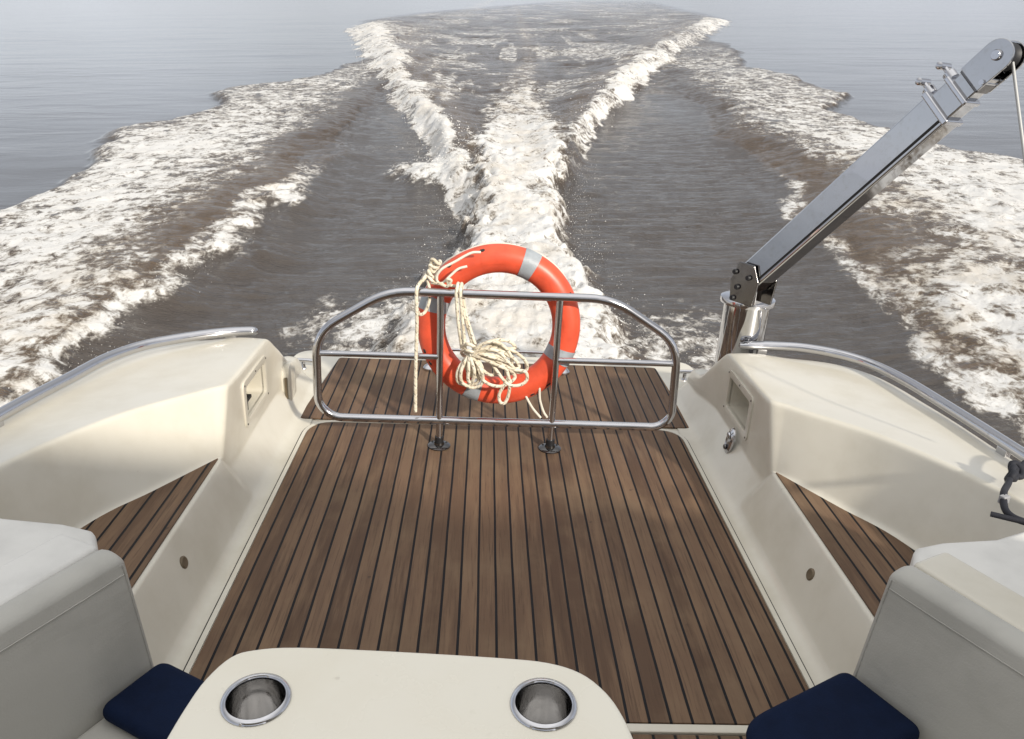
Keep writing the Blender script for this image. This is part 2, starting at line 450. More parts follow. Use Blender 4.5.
# raised edging with a fine dark joint outside the cockpit teak
def ring_strip(poly, d0, d1, z0, z1, skip_front=True):
    """strip running round an outline between two outward offsets"""
    P = [Vector((p[0], p[1], 0)) for p in poly]; n = len(P); c = sum(P, Vector())/n
    def off(d):
        out = []
        for i in range(n):
            t = (P[(i+1) % n]-P[i-1]); t.normalize(); nn = Vector((t.y, -t.x, 0))
            if nn.dot(P[i]-c) < 0: nn = -nn
            out.append(P[i]+nn*d)
        return out
    A, B = off(d0), off(d1); m = MB()
    rows = [[(a.x, a.y, z0), (a.x, a.y, z1), (b_.x, b_.y, z1), (b_.x, b_.y, z0)] for a, b_ in zip(A, B)]
    m.grid(rows, closed_u=False, closed_v=True); return m
edge_path = [p for p in cockpit_poly]
i0 = max(range(len(edge_path)), key=lambda i: edge_path[i][0]-3*edge_path[i][1])
edge_open = [p for p in cockpit_poly if p[1] > 1.45]
edge_open = [(.80, 1.44)]+edge_open+[(-.80, 1.44)]
def open_strip(path, d0, d1, z0, z1):
    P = [Vector((p[0], p[1], 0)) for p in path]; m = MB(); rows = []
    for i in range(len(P)):
        t = P[min(i+1, len(P)-1)]-P[max(i-1, 0)]; t.normalize(); nn = Vector((t.y, -t.x, 0))
        a = P[i]+nn*d0; c = P[i]+nn*d1
        rows.append([(a.x, a.y, z0), (a.x, a.y, z1), (c.x, c.y, z1), (c.x, c.y, z0)])
    m.grid(rows, closed_v=True); return m
part('sole_edging', open_strip(edge_open, .002, .0165, -.006, .001), M_GEL, boat)
part('edging_joint', open_strip(edge_open, .0170, .0215, -.008, -.0025), M_DARK, boat)

# side step teak, both sides
def step_edge(ci, k=8):
    pts = []
    for st in ST[8:13]: pts.append(Vector(st[ci]))
    return pts
for s in (-1, 1):
    outer = spline([Vector((.957, 2.352, 0)), Vector((1.085, 2.135, 0)), Vector((1.205, 1.93, 0)), Vector((1.322, 1.50, 0)), Vector((1.37, .8, 0))], 8)
    inner = [Vector((.957, .8, 0)), Vector((.955, 2.350, 0))]
    poly = [(p.x*s, p.y) for p in outer]+[(p.x*s, p.y) for p in inner]
    bm_ = MB(); bm_.prism(poly if s < 0 else poly[::-1], .190, .1945)
    part('side_step_teak', bm_, M_TEAK, boat, smooth=None, bevel=(.001, 1), label='teak step inside the %s coaming' % ('left' if s < 0 else 'right'))

# recessed lockers in the quarter blocks
def rrect_yz(y0, y1, z0, z1, r, n=5):
    return round_poly([(y0, z0), (y1, z0), (y1, z1), (y0, z1)], r, n)
for s in (-1, 1):
    X = .945*s
    fr = MB()
    o = rrect_yz(2.632, 2.948, .162, .346, .03); i = rrect_yz(2.662, 2.918, .192, .318, .016)
    rows = []
    for (yo, zo), (yi, zi) in zip(o, i):
        rows.append([(X+.004*s, yo, zo), (X-.005*s, yo, zo), (X-.006*s, yi+(yo-yi)*.15, zi+(zo-zi)*.15), (X-.004*s, yi, zi), (X+.012*s, yi, zi)])
    fr.grid(rows, closed_u=True)
    lk = part('side_locker', fr, M_GEL, boat, label='open recessed locker in the %s quarter' % ('left' if s < 0 else 'right'))
    pk = MB()
    rows = [[(X+.006*s, y, z) for y, z in i], [(X+.10*s, y, z) for y, z in i]]
    pk.grid(rows, closed_v=True); n = len(i); oo = pk.add([(X+.10*s, y, z) for y, z in i], [tuple(range(n))])
    part('pocket', pk, M_GEL, lk)
    for yy, zz in ((2.647, .177), (2.647, .331), (2.933, .177), (2.933, .331), (2.79, .333)):
        sc = MB(); sc.lathe([(.004, .0), (.0035, .0015)], (X-.0055*s, yy, zz), (-s, 0, 0), 10)
        part('screw', sc, M_DARK, lk)
    if s < 0:
        lt = MB(); lt.box((X+.030*s, 2.735, .212), (.022, .018, .040)); lt.box((X+.030*s, 2.765, .226), (.018, .070, .012))
        part('latch', lt, M_BLACK, lk)
    # screw plug and drain in the lower wall
    dr = MB(); dr.lathe([(.019, 0), (.019, .003), (.015, .006), (.010, .005)], ((.9135 if s > 0 else .913)*s, 1.885, .112), (-s, 0, .35), 20)
    part('drain_fitting', dr, M_RUST, boat)
# oval lid on the left bulge, shower outlet on the right wall
ov = MB(); pts = []
for k in range(36):
    a = 2*math.pi*k/36; e = 2.6
    cy = abs(math.cos(a))**(2/e)*math.copysign(1, math.cos(a))*.062; cz = abs(math.sin(a))**(2/e)*math.copysign(1, math.sin(a))*.088
    pts.append((cy, cz))
pts = [(y*.95, z*1.15) for y, z in pts]
rows = [[(-.945, 3.175+y*.9, .115+z*.9) for y, z in pts], [(-.914, 3.175+y, .115+z) for y, z in pts], [(-.903, 3.175+y, .115+z) for y, z in pts], [(-.898, 3.175+y*.88, .115+z*.9) for y, z in pts], [(-.897, 3.175+y*.3, .115+z*.3) for y, z in pts]]
o = ov.grid(rows, closed_v=True); ov.f.append(tuple(o+4*36+k for k in range(36)))
lid = part('oval_lid', ov, M_GEL, boat, label='oval white lid on the left quarter by the swim platform')
hg = MB(); hg.box((-.913, 3.112, .105), (.010, .010, .13)); part('hinge', hg, M_RUST, lid)
so = MB()
for k in range(1):
    pass
rows = []
for (sc_, dx) in ((1, 0), (.98, .007), (.7, .012), (.62, .008)):
    rows.append([(.920-dx-.14*(.118-(.118+math.sin(a)*.055*sc_)), 2.735+math.cos(a)*.034*sc_, .118+math.sin(a)*.055*sc_) for a in [2*math.pi*k/28 for k in range(28)]])
o = so.grid(rows, closed_v=True); so.f.append(tuple(o+3*28+k for k in range(28)))
sp_ = part('shower_outlet', so, M_CHROME, boat, label='small oval chrome deck shower outlet low on the right wall')
kn = MB(); kn.lathe([(.014, 0), (.013, .005), (.009, .007)], (.912, 2.74, .138), (-1, 0, 0), 16); part('tap_knob', kn, M_CHROME, sp_)
kn = MB(); kn.lathe([(.011, 0), (.010, .005), (.006, .007)], (.905, 2.745, .085), (-1, 0, 0), 14); part('tap_knob', kn, M_STEEL_D, sp_)

# seat-back mouldings with a raised ridge
for s in (-1, 1):
    poly = [(-.838, 1.335), (-.885, 1.422), (-.96, 1.446), (-1.10, 1.470), (-1.22, 1.52), (-1.335, 1.585), (-1.41, 1.50), (-1.465, .3), (-1.29, .3)]
    poly = [(x*(-s), y) for x, y in poly]
    if s < 0: poly = [(x, y) for x, y in poly]
    b = MB(); b.prism(poly, .19, lambda p: .534 if abs(p[0]) < 1.0 else .530)
    part('seat_moulding', b, M_VINYL_W, boat, bevel=(.016, 4))
    rp = [(-.838, 1.345), (-.935, 1.392), (-1.41, .45), (-1.30, .37)]
    b = MB(); b.prism([(x*(-s), y) for x, y in rp], .48, .548)
    part('moulding_ridge', b, M_GEL if s > 0 else M_VINYL_W, boat, bevel=(.012, 3))

# unseen hardtop above the helm, inferred from its shade, on out-of-view arch legs
top = MB(); top.prism(round_poly([(-1.45, -2.6), (1.62, -2.6), (1.62, -.58), (-1.45, -.58)], .12), 1.97, 2.04)
ht = part('hardtop', top, M_GEL, boat, bevel=(.02, 3))
for s in (-1, 1):
    lg = MB(); yz = [(-1.6, .5), (.85, .5), (.88, .80), (.70, 1.12), (.05, 1.42), (-.42, 1.74), (-.56, 1.968), (-1.6, 1.968)]  # right leg is added out of view, its outline shaped to shade the deck
    if s < 0: yz = [(-1.6, .5), (-1.0, .5), (-1.1, 1.97), (-1.6, 1.97)]
    n = len(yz); xs = (1.56*s, 1.61*s)
    lg.add([(xs[0], y, z) for y, z in yz]+[(xs[1], y, z) for y, z in yz], [tuple(range(n)), tuple(range(n, 2*n))[::-1]]+[(i, (i+1) % n, n+(i+1) % n, n+i) for i in range(n)])
    part('unseen_arch_leg', lg, M_GEL, boat, bevel=(.015, 3))
bw = MB(); bw.box((0, -2.15, .55), (2.8, .08, 1.1)); part('cabin_bulkhead', bw, M_GEL, boat)

# ================================================================== fittings on the boat
# curved handrails
for s in (-1, 1):
    path = [(1.028, 3.112, .385), (1.17, 3.112, .387), (1.302, 3.09, .39), (1.43, 3.015, .392), (1.516, 2.89, .395), (1.555, 2.70, .404), (1.568, 2.476, .415), (1.572, 2.28, .427), (1.571, 2.085, .44), (1.575, 1.8, .457), (1.58, 1.3, .485), (1.59, .8, .51)]
    if s < 0: path = [(1.011, 3.099, .385), (1.10, 3.072, .388), (1.19, 3.028, .39), (1.30, 2.95, .392), (1.391, 2.855, .395), (1.452, 2.70, .402), (1.481, 2.497, .41), (1.502, 2.33, .42), (1.517, 2.158, .43), (1.525, 1.9, .447), (1.535, 1.3, .482), (1.54, .8, .51)]
    path = [(x*s, y, z) for x, y, z in path]
    t = thing('handrail', 'curved polished handrail on the %s coaming%s' % (('left', ', water foam behind it') if s < 0 else ('right', ' below the steel davit')), 'handrail', (1.2*s, 3.0, .34), 'curved handrails on the coamings')
    b = MB(); P = spline([Vector(p) for p in path], 8)
    m = len(P)
    b.tube(P, lambda i: .0195*(1 if 1 < i else (.55 if i == 0 else .9)), 20)
    part('rail_tube', b, M_CHROME, t, smooth=60)
    for (x, y, zt, zb, ang) in (((1.115 if s < 0 else 1.128)*s, 3.068 if s < 0 else 3.112, .378, .31, 0), ((1.515 if s < 0 else 1.568)*s, 2.13, .425, .36, 85), ((1.535 if s < 0 else 1.582)*s, 1.1, .488, .43, 90)):
        q = MB(); q.box((x, y, (zt+zb)/2), (.042, .022, zt-zb), Matrix.Rotation(rad(-ang*s), 3, 'Z'))
        part('post', q, M_CHROME, t, bevel=(.004, 2))

# stern guard rail
RY = 2.85
sr = thing('stern_rail', 'polished steel guard rail with chamfered corners standing across the teak deck', 'rail', (-.012, RY, 0))
hoop = [(-.435, .652), (.415, .650), (.690, .478), (.702, .160), (.655, .113), (-.665, .118), (-.722, .175), (-.716, .478)]
hp = round_poly(hoop, [.09, .09, .10, .10, .10, .10, .10, .10], 7)
b = MB(); b.tube([(x, RY, z) for x, z in hp], .0165, 18, closed=True)
part('hoop', b, M_CHROME, sr, smooth=60)
for s in (-1, 1):
    x = -.012+s*.2275
    b = MB(); b.tube([(x, RY, .012), (x, RY, .30), (x, RY, .640)], .0135, 16); part('post', b, M_CHROME, sr, smooth=60)
    b = MB(); b.lathe([(.046, .001), (.046, .005), (.040, .009), (.022, .011), (.020, .020)], (x, RY, 0), n=32)
    bp = part('base_plate', b, M_STEEL_D, sr)
    c = MB(); c.lathe([(.018, .0), (.018, .032)], (x, RY, .012), n=20); part('rubber_collar', c, M_BLACK, bp)
    for k in range(3):
        c = MB(); a = 2*math.pi*k/3+.5; c.lathe([(.005, 0), (.004, .003)], (x+.033*math.cos(a), RY+.033*math.sin(a), .0085), n=10)
        part('screw', c, M_DARK, bp)
    x2 = .698 if s > 0 else -.712
    b = MB(); b.tube([(x, RY, .392), (x2, RY, .392)], .0118, 14); part('mid_bar', b, M_CHROME, sr, smooth=60)

# low bar at the back of the platform
lb = thing('grab_bar', 'low steel bar on two feet at the aft edge of the swim platform', 'bar', (0, 3.68, 0))
b = MB(); b.tube(spline([Vector(p) for p in [(-.335, 3.68, .01), (-.335, 3.68, .075), (-.31, 3.68, .105), (0, 3.68, .108), (.31, 3.68, .105), (.343, 3.68, .075), (.343, 3.68, .01)]], 5), .007, 10); part('tube', b, M_CHROME, lb, smooth=60)
for x in (-.335, .343):
    b = MB(); b.lathe([(.034, .001), (.034, .012), (.026, .022), (.014, .028)], (x, 3.68, 0), n=20); part('foot', b, M_CHROME, lb)

# life ring
RC = Vector((-.012, 2.935, .499)); tilt = rad(-6)
Rm = Matrix.Rotation(tilt, 3, 'X')
def ringp(a, rr, off=0):      # angle, radius, offset along the ring axis (+ is aft)
    return RC+Rm @ Vector((rr*math.cos(a), off, rr*math.sin(a)))
lr = thing('life_ring', 'orange life ring with four grey reflective bands hanging behind the stern rail', 'life ring', tuple(RC))
RMAJ, RA, RB = .268, .056, .050
def ring_section(a0, a1, na, grow=0):
    rows = []
    for i in range(na+1):
        a = a0+(a1-a0)*i/na
        rows.append([ringp(a, RMAJ+(RA+grow)*math.cos(2*math.pi*k/28), (RB+grow)*math.sin(2*math.pi*k/28)) for k in range(28)])
    return rows
b = MB(); b.grid(ring_section(0, 2*math.pi*143/144, 143), closed_u=True, closed_v=True); body = part('ring_body', b, M_ORANGE, lr, smooth=60)
bands = [67, 162, -23.5, -110]
for d in bands:
    b = MB(); b.grid(ring_section(rad(d-6), rad(d+6), 8, .0016), closed_v=True); part('reflective_band', b, M_TAPE, lr, smooth=60)
# raised panels moulded in the ring face
for d in (97, 8, -68):
    rows = [[ringp(rad(d)+aa, RMAJ+rr, -RB*math.sqrt(1-(rr/RA)**2)-.0008) for rr in np.linspace(-.016, .016, 5)] for aa in np.linspace(-.17, .17, 14)]
    b = MB(); b.grid(rows); part('raised_panel', b, M_ORANGE, body)
# grab line round the rim, held at lugs
gl = MB(); anchors = [100, 118, 15, -60, -75, 195]
line = []
for k in range(72):
    a = 2*math.pi*k/72; d = math.degrees(a) % 360
    lift = .006+.010*abs(math.sin(4*(a-rad(28))))
    line.append(ringp(a, RMAJ+RA*.84+lift*.5, .030+.012*math.sin(3*a)))
gl.tube(line, .0042, 8, closed=True, smooth=2)
part('grab_line', gl, M_LINE, lr, smooth=60)
for d in (104, 130, 27, 200, -48, -62, -150):
    a = rad(d); q = ringp(a, RMAJ+RA*.72, -RB*.55); nrm = (ringp(a, RMAJ+RA, -RB*.6)-RC).normalized()
    lg = MB(); lg.lathe([(.012, -.012), (.012, .004), (.007, .005)], q, ringp(a, 1, -.6)-RC, 14)
    part('line_lug', lg, M_DARK, lr)
def white_loop(pts): 
    q = MB(); q.tube([Vector(p) for p in pts], .0050, 8, smooth=6); return q
# loose loops of the grab line
part('line_loop', white_loop([(-.142, 2.872, .752), (-.175, 2.866, .742), (-.205, 2.862, .715), (-.232, 2.86, .688), (-.250, 2.86, .690), (-.255, 2.862, .712), (-.235, 2.862, .742), (-.19, 2.868, .768), (-.13, 2.876, .802), (-.092, 2.880, .806)]), M_LINE, lr, smooth=60)
part('line_loop', white_loop([(.083, 2.885, .232), (.094, 2.878, .250), (.104, 2.872, .228), (.135, 2.86, .178), (.170, 2.855, .138)]), M_LINE, lr, smooth=60)
part('line_loop', white_loop([(.145, 2.885, .268), (.158, 2.872, .268), (.163, 2.866, .215), (.18, 2.858, .165), (.197, 2.855, .140)]), M_LINE, lr, smooth=60)

# rope hank tied over the top bar, filling the lower part of the ring
H = MB(); rr_ = .0066
def hx(px, py, d=0.0): return Vector((-.234+(px-442)*.00380, 2.842+d, .663-(py-290)*.00404))
paths = [
 # two turns over the bar and strands going down
 ([(463, 346, -.012), (459, 320, -.02), (457, 300, -.024), (456.5, 290, -.030), (457.5, 284, -.016), (458, 283, .006), (458.5, 289, .028), (462, 305, .012), (470, 330, -.004), (476, 349, -.012)], False),
 ([(467, 350, -.020), (464, 325, -.024), (461.5, 302, -.026), (460.5, 290, -.032), (461, 283.5, -.012), (461.5, 284, .012), (462, 292, .026), (466, 312, .008), (474, 335, -.012), (480, 350, -.016)], False),
 # frapping turns
 ([(464, 343, -.02), (470, 338, -.05), (478, 342, -.05), (481, 349, -.02), (475, 353, .01), (466, 350, .005)], True),
 ([(463, 348, -.02), (470, 344, -.055), (479, 348, -.055), (483, 354, -.02), (475, 358, .01), (465, 355, .005)], True),
]
base = Vector((0, 0, 0))
rs = random.Random(5)
def loop(gx, gy, ang, ln, wd, d0, sag=0):
    """a long loop of rope leaving the gathering point and coming back"""
    ang += rs.uniform(-.12, .12); ln *= rs.uniform(.72, 1.04); wd *= rs.uniform(.7, 1.35); bend = rs.uniform(-.14, .14)
    ca, sa = math.cos(ang), math.sin(ang); out = []
    for (t, w) in ((0, .0), (.22, .55), (.55, 1), (.85, .85), (1.0, .0), (.85, -.85), (.55, -1), (.22, -.5), (.02, .0)):
        x = t*ln+rs.uniform(-1, 1); y = w*wd+bend*t*ln+rs.uniform(-.9, .9)
        out.append((gx+ca*x-sa*y, gy+sa*x+ca*y+sag*t*(1-t)*4, d0+rs.uniform(-.006, .006)-.012*math.sin(t*3.1)))
    return out
for ang, ln, wd, d0 in ((1.54, 36, 8.5, -.030), (1.42, 39, 10, -.042), (1.64, 30, 5, -.018), (1.25, 34, 7, -.024), (1.48, 33, 3.5, -.05), (1.1, 33, 6, -.036)):
    paths.append((loop(472+rs.uniform(-2, 2), 348, ang, ln, wd, d0), False))
for ang, ln, wd, d0, sg in ((-.10, 46, 6, -.022, -9), (.05, 45, 5, -.036, -10), (.18, 50, 6, -.03, -8), (.32, 56, 6.5, -.04, -7), (.42, 60, 7, -.028, -6), (.52, 48, 6, -.05, -5), (.66, 42, 5, -.036, -4), (.0, 40, 4, -.05, -11), (.25, 44, 4.5, -.054, -8)):
    paths.append((loop(474+rs.uniform(-2, 2), 349+rs.uniform(-2, 2), ang, ln, wd, d0, sg), False))
paths.append(([(496, 352, -.05), (507, 360, -.052), (512, 372, -.056), (512.5, 385, -.06), (509, 396, -.06), (504, 396, -.06), (502.5, 388, -.06), (507, 378, -.056), (511, 368, -.05), (505, 356, -.046)], False))
paths.append(([(480, 362, -.05), (486, 374, -.056), (497, 379, -.058), (508, 378, -.058), (518, 370, -.054), (512, 362, -.05)], False))
paths.append(([(496, 360, -.05), (510, 376, -.06), (522, 377.5, -.06), (530, 372, -.058), (528, 364, -.052), (514, 362, -.05), (500, 356, -.046)], False))
for pts, cl in paths:
    H.tube([hx(*p) for p in pts], rr_, 10, closed=cl, smooth=6)
single('rope_hank', H, M_ROPE, 'gathered hank of cream flecked rope looped over the top bar inside the orange ring', 'rope', (-.10, RY, .40), smooth=60)

# mooring line hanging down on the left of the ring
Mr = MB()
Mr.tube([hx(*p) for p in [(433, 268, .05), (428, 275, .045), (424, 281, .03), (420, 284, .004), (418, 287, -.022), (417.3, 296, -.028), (417.8, 320, -.024), (416.8, 350, -.022), (416.2, 380, -.022), (416, 413, -.022)]], .0070, 10, smooth=6)
Mr.tube([hx(*p) for p in [(427, 283, .035), (429, 291, .03), (429, 303, .028), (425, 313, .02), (420, 315, .01), (417.5, 308, -.012)]], .0062, 10, smooth=6)
for k in range(4):
    c = hx(431.5+k*1.2, 280-k*4.6, .04); pts = []
    for j in range(10):
        a = 2*math.pi*j/10; pts.append(c+Vector((.017*math.cos(a), .016*math.sin(a+k), .010*math.sin(2*a+k)+.010*math.sin(a))))
    Mr.tube(pts, .0066, 8, closed=True, smooth=3)
Mr.tube([hx(*p) for p in [(431, 285, .03), (440, 284.5, .012), (447, 286, .004), (451, 280, -.004), (447, 279, -.002), (449, 285, .012), (455, 287, .024)]], .0062, 10, smooth=6)
single('mooring_rope', Mr, M_ROPE, 'thin flecked rope knotted on the upper left of the ring and hanging straight down', 'rope', (-.33, RY, .40), smooth=60)

# stern cleats / rub strips on the platform corners
for s in (-1, 1):
    c = thing('mooring_cleat', 'small steel cleat at the %s corner of the swim platform' % ('left' if s < 0 else 'right'), 'cleat', (.99*s, 3.66, -.0075), 'cleats on the platform corners')
    b = MB(); b.tube(spline([Vector(p) for p in [(.90*s, 3.66, .030), (.95*s, 3.66, .036), (1.03*s, 3.66, .036), (1.08*s, 3.66, .030)]], 4), .010, 12); part('horns', b, M_CHROME, c, smooth=60)
    for dx in (-.025, .025):
        b = MB(); b.lathe([(.014, 0), (.010, .008), (.009, .035)], (.99*s+dx, 3.66, -.0075), n=14); part('foot', b, M_CHROME, c)

# ------------------------------------------------------------------ davit
dv = thing('davit', 'polished steel telescopic davit rising over the right quarter', 'davit', (1.075, 3.16, -.0075))
DC = (1.078, 3.245, -.5)
b = MB(); b.lathe([(.098, 0), (.098, 1.035), (.098, 1.04)], DC, n=40); part('column', b, M_CHROME_D, dv)
b = MB(); b.lathe([(.099, 1.035), (.116, 1.038), (.118, 1.048), (.116, 1.060), (.10, 1.066), (.05, 1.067)], DC, n=40); part('collar', b, M_CHROME, dv)
B0 = Vector((1.042, 3.10, .695)); B1 = Vector((1.455, 2.452, 1.573))
d = (B1-B0).normalized(); side = Vector((d.y, -d.x, 0)).normalized(); up = side.cross(d).normalized()
if up.z < 0: up = -up
DM = Matrix((side, up, d)).transposed()      # local: x side(left/near), y up, z along
def dl(x, y, z): return B0+DM @ Vector((x, y, z))
def dbox(c, size): 
    q = MB(); q.box(dl(*c), size, DM); return q
ROLL = Matrix.Rotation(rad(4), 3, 'Z'); DM = DM @ ROLL; side = DM.col[0].normalized(); up = DM.col[1].normalized()
boom = part('boom', dbox((0, 0, .452), (.088, .116, .965)), M_CHROME_D, dv, bevel=(.008, 3))
g = MB(); g.box(dl(.0442, -.040, .455), (.0025, .009, .93), DM); part('slot', g, M_DARK, boom)
part('mouth_collar', dbox((0, .003, .930), (.100, .130, .022)), M_CHROME, boom, bevel=(.006, 3))
ext = part('boom_extension', dbox((0, 0, .970), (.074, .098, .08)), M_CHROME_D, dv, bevel=(.006, 3))
part('mouth_collar', dbox((0, .003, 1.004), (.086, .112, .018)), M_CHROME, ext, bevel=(.006, 3))
tip = part('boom_tip', dbox((0, 0, 1.045), (.058, .080, .10)), M_CHROME_D, dv, bevel=(.005, 3))
part('tip_collar', dbox((0, 0, 1.058), (.066, .088, .035)), M_STEEL_D, tip, bevel=(.004, 3))
for zc, yb in ((.930, .066), (1.004, .057)):
    q = MB(); a0 = dl(0, yb, zc); q.lathe([(.020, 0), (.020, .024), (.013, .028), (.008, .030), (.008, .048)], a0, up, 18)
    ts = part('clamp_screw', q, M_CHROME, dv)
    q = MB(); q.lathe([(.006, -.030), (.012, -.026), (.012, .026), (.006, .030)], a0+up*.055, side, 14); part('thumb_bar', q, M_CHROME, ts)
# sheave head: two cheeks with rounded ends and the pulley between them
for sx in (-1, 1):
    q = MB(); n = 14
    out = [(.045, -.035)]+[(.047*math.cos(a), .062+.047*math.sin(a)) for a in np.linspace(0, math.pi, n)]+[(-.045, -.035)]
    vs = [dl(sx*.030, y, 1.085+z) for y, z in out]+[dl(sx*.038, y, 1.085+z) for y, z in out]; m = len(out)
    q.add(vs, [tuple(range(m)), tuple(range(m, 2*m))[::-1]]+[(i, (i+1) % m, m+(i+1) % m, m+i) for i in range(m)])
    part('sheave_cheek', q, M_CHROME_D, dv, bevel=(.002, 2))
q = MB(); q.lathe([(.041, -.020), (.034, -.008), (.034, .008), (.041, .020)], dl(0, 0, 1.147), side, 28); part('sheave', q, M_BLACK, dv)
q = MB(); q.lathe([(.013, -.048), (.016, -.043), (.016, .043), (.013, .048)], dl(0, 0, 1.147), side, 18); part('axle_pin', q, M_CHROME, dv)
q = MB(); q.lathe([(.008, -.045), (.008, .045)], dl(0, -.035, 1.075), side, 14); part('axle_pin', q, M_CHROME, dv)
q = MB(); q.box(dl(0, .046, 1.10), (.070, .006, .10), DM); part('head_cover', q, M_CHROME, dv, bevel=(.002, 2))
# hinge bracket on the column
for sx in (-1, 1):
    q = MB(); c0 = B0
    pl = [(-.070, -.085), (.060, -.085), (.075, .02), (.04, .085), (-.045, .085), (-.080, .0)]
    hd = Vector((d.x, d.y, 0)).normalized()
    vs = []
    for t in (.050, .060):
        vs += [B0+side*(sx*t)+hd*(u*.9+.0)+Vector((0, 0, v-.03)) for u, v in pl]
    m = len(pl); q.add(vs, [tuple(range(m)), tuple(range(m, 2*m))[::-1]]+[(i, (i+1) % m, m+(i+1) % m, m+i) for i in range(m)])
    hb = part('hinge_plate', q, M_STEEL_D, dv, bevel=(.003, 2))
q = MB()
for (u, v) in ((-.03, -.02), (.02, .03), (-.05, .04), (-.045, -.07)):
    q = MB(); q.lathe([(.009, -.072), (.011, -.069), (.011, .069), (.009, .072)], B0+hd*u+Vector((0, 0, v-.03)), side, 14)
    part('hinge_bolt', q, M_BLACK, dv)
q = MB(); q.box(Vector((1.075, 3.17, .61)), (.075, .075, .10), Matrix.Rotation(.6, 3, 'Z')); part('swivel_block', q, M_CHROME, dv, bevel=(.006, 2))
cb = MB(); s0 = dl(0, -.034, 1.155)
cb.tube([s0+Vector((0, 0, .0)), Vector((1.50, 2.20, 1.10)), Vector((1.545, 1.95, .56))], .0045, 8, smooth=4)
single('davit_cable', cb, mat_simple('grey_wire', (.45, .45, .44), .5, .3), 'thin grey cable running down from the davit head', 'cable', (1.5, 2.2, 1.0), smooth=60)

# ------------------------------------------------------------------ seats
for s in (-1, 1):
    nm = 'left' if s < 0 else 'right'
    e0 = Vector((.735*s, 1.300, 0)); ld = Vector((.475*s, -.88, 0)).normalized(); inn = Vector((-ld.y*-s*1.0, 0, 0))
    inn = Vector((-.88*s, -.475, 0)).normalized()        # towards the table
    st = thing('bench_seat', 'grey vinyl cockpit bench with padded backrest on the %s side' % nm, 'seat', tuple(e0+ld*.4), 'cockpit benches')
    # backrest slab
    b = MB(); z0, z1 = .245, .530; ln = 1.0
    def bp_(u, t, z):   # u along, t outwards from the face, z
        lean = .045*(z-z0)/(z1-z0)
        return e0+ld*u-inn*(t+lean)+Vector((0, 0, z))
    us = [0, .003, .008, .014, .022, .035]+list(np.linspace(.1, ln, 12)); rows = []
    zs = list(np.linspace(z0, z1, 8))
    for u in us:
        k = min(1, math.sqrt(max(0, 1-(1-min(u, .022)/.022)**2)))
        bulge = lambda z: .008*math.sin(math.pi*(z-z0)/(z1-z0))*min(1, u/.1)
        ringpts = [bp_(u, .018*(1-k)-bulge(z), z-(.016*(1-k) if z > z1-.05 else 0)) for z in zs]
        ringpts += [bp_(u, .034-.034*math.cos(a)*(1-.5*(1-k)), z1-.016*(1-k)+.020*math.sin(a)*(.35+.65*k)) for a in np.linspace(.15, math.pi, 10)]+[bp_(u, .070-.012*(1-k), z1-.03), bp_(u, .072-.012*(1-k), z0)]
        rows.append(ringpts)
    o = b.grid(rows, closed_v=True); nn_ = len(rows[0]); b.f.append(tuple(o+k for k in range(nn_))); b.f.append(tuple(o+(len(rows)-1)*nn_+k for k in range(nn_))[::-1])
    br = part('backrest', b, M_VINYL, st, smooth=70)
    q = MB()
    q.tube([bp_(u, -.0005-.008*math.sin(math.pi*.9)*min(1, u/.1)-.0005, z1-.022) for u in np.linspace(.016, ln, 20)], .0013, 6)
    q.tube([bp_(u, .001, z1-.004) for u in np.linspace(.016, ln, 20)], .0013, 6)
    q.tube([bp_(.012, .0005, z) for z in np.linspace(z0+.02, z1-.004, 10)], .0018, 6)
    part('seam', q, M_VINYL, br)
    # seat box and cushion
    b = MB(); pl = [e0+ld*.04+inn*.0, e0+ld*.04+inn*.34, e0+ld*1.0+inn*.34, e0+ld*1.0-inn*.04]
    if s > 0: pl = pl[::-1]
    b.prism([(p.x, p.y) for p in pl], .0, .20); part('seat_base', b, M_GEL, st)
    b = MB(); pl = [e0+ld*.015-inn*.0, e0+ld*.015+inn*.36, e0+ld*1.0+inn*.36, e0+ld*1.0-inn*.02]
    if s > 0: pl = pl[::-1]
    b.prism([(p.x, p.y) for p in pl], .20, .268); part('seat_cushion', b, M_VINYL, st, bevel=(.018, 4))
    # loose navy pad
    a0, a1, w0, w1 = -.005, (.150 if s < 0 else .185), .006, (.46 if s < 0 else .35)
    pl = [e0+ld*a0+inn*w0, e0+ld*a0+inn*w1, e0+ld*a1+inn*w1, e0+ld*a1+inn*w0]
    if s > 0: pl = pl[::-1]
    rp = round_poly([(p.x, p.y) for p in pl], [.03, .17, .12, .03], 10)
    b = MB(); b.prism(rp, .2695, .306)
    single('seat_pad', b, M_NAVY, 'navy blue fabric pad on the %s bench beside the table' % nm, 'cushion', tuple(e0+inn*.2+Vector((0, 0, .27))), 'navy seat pads', bevel=(.018, 5))

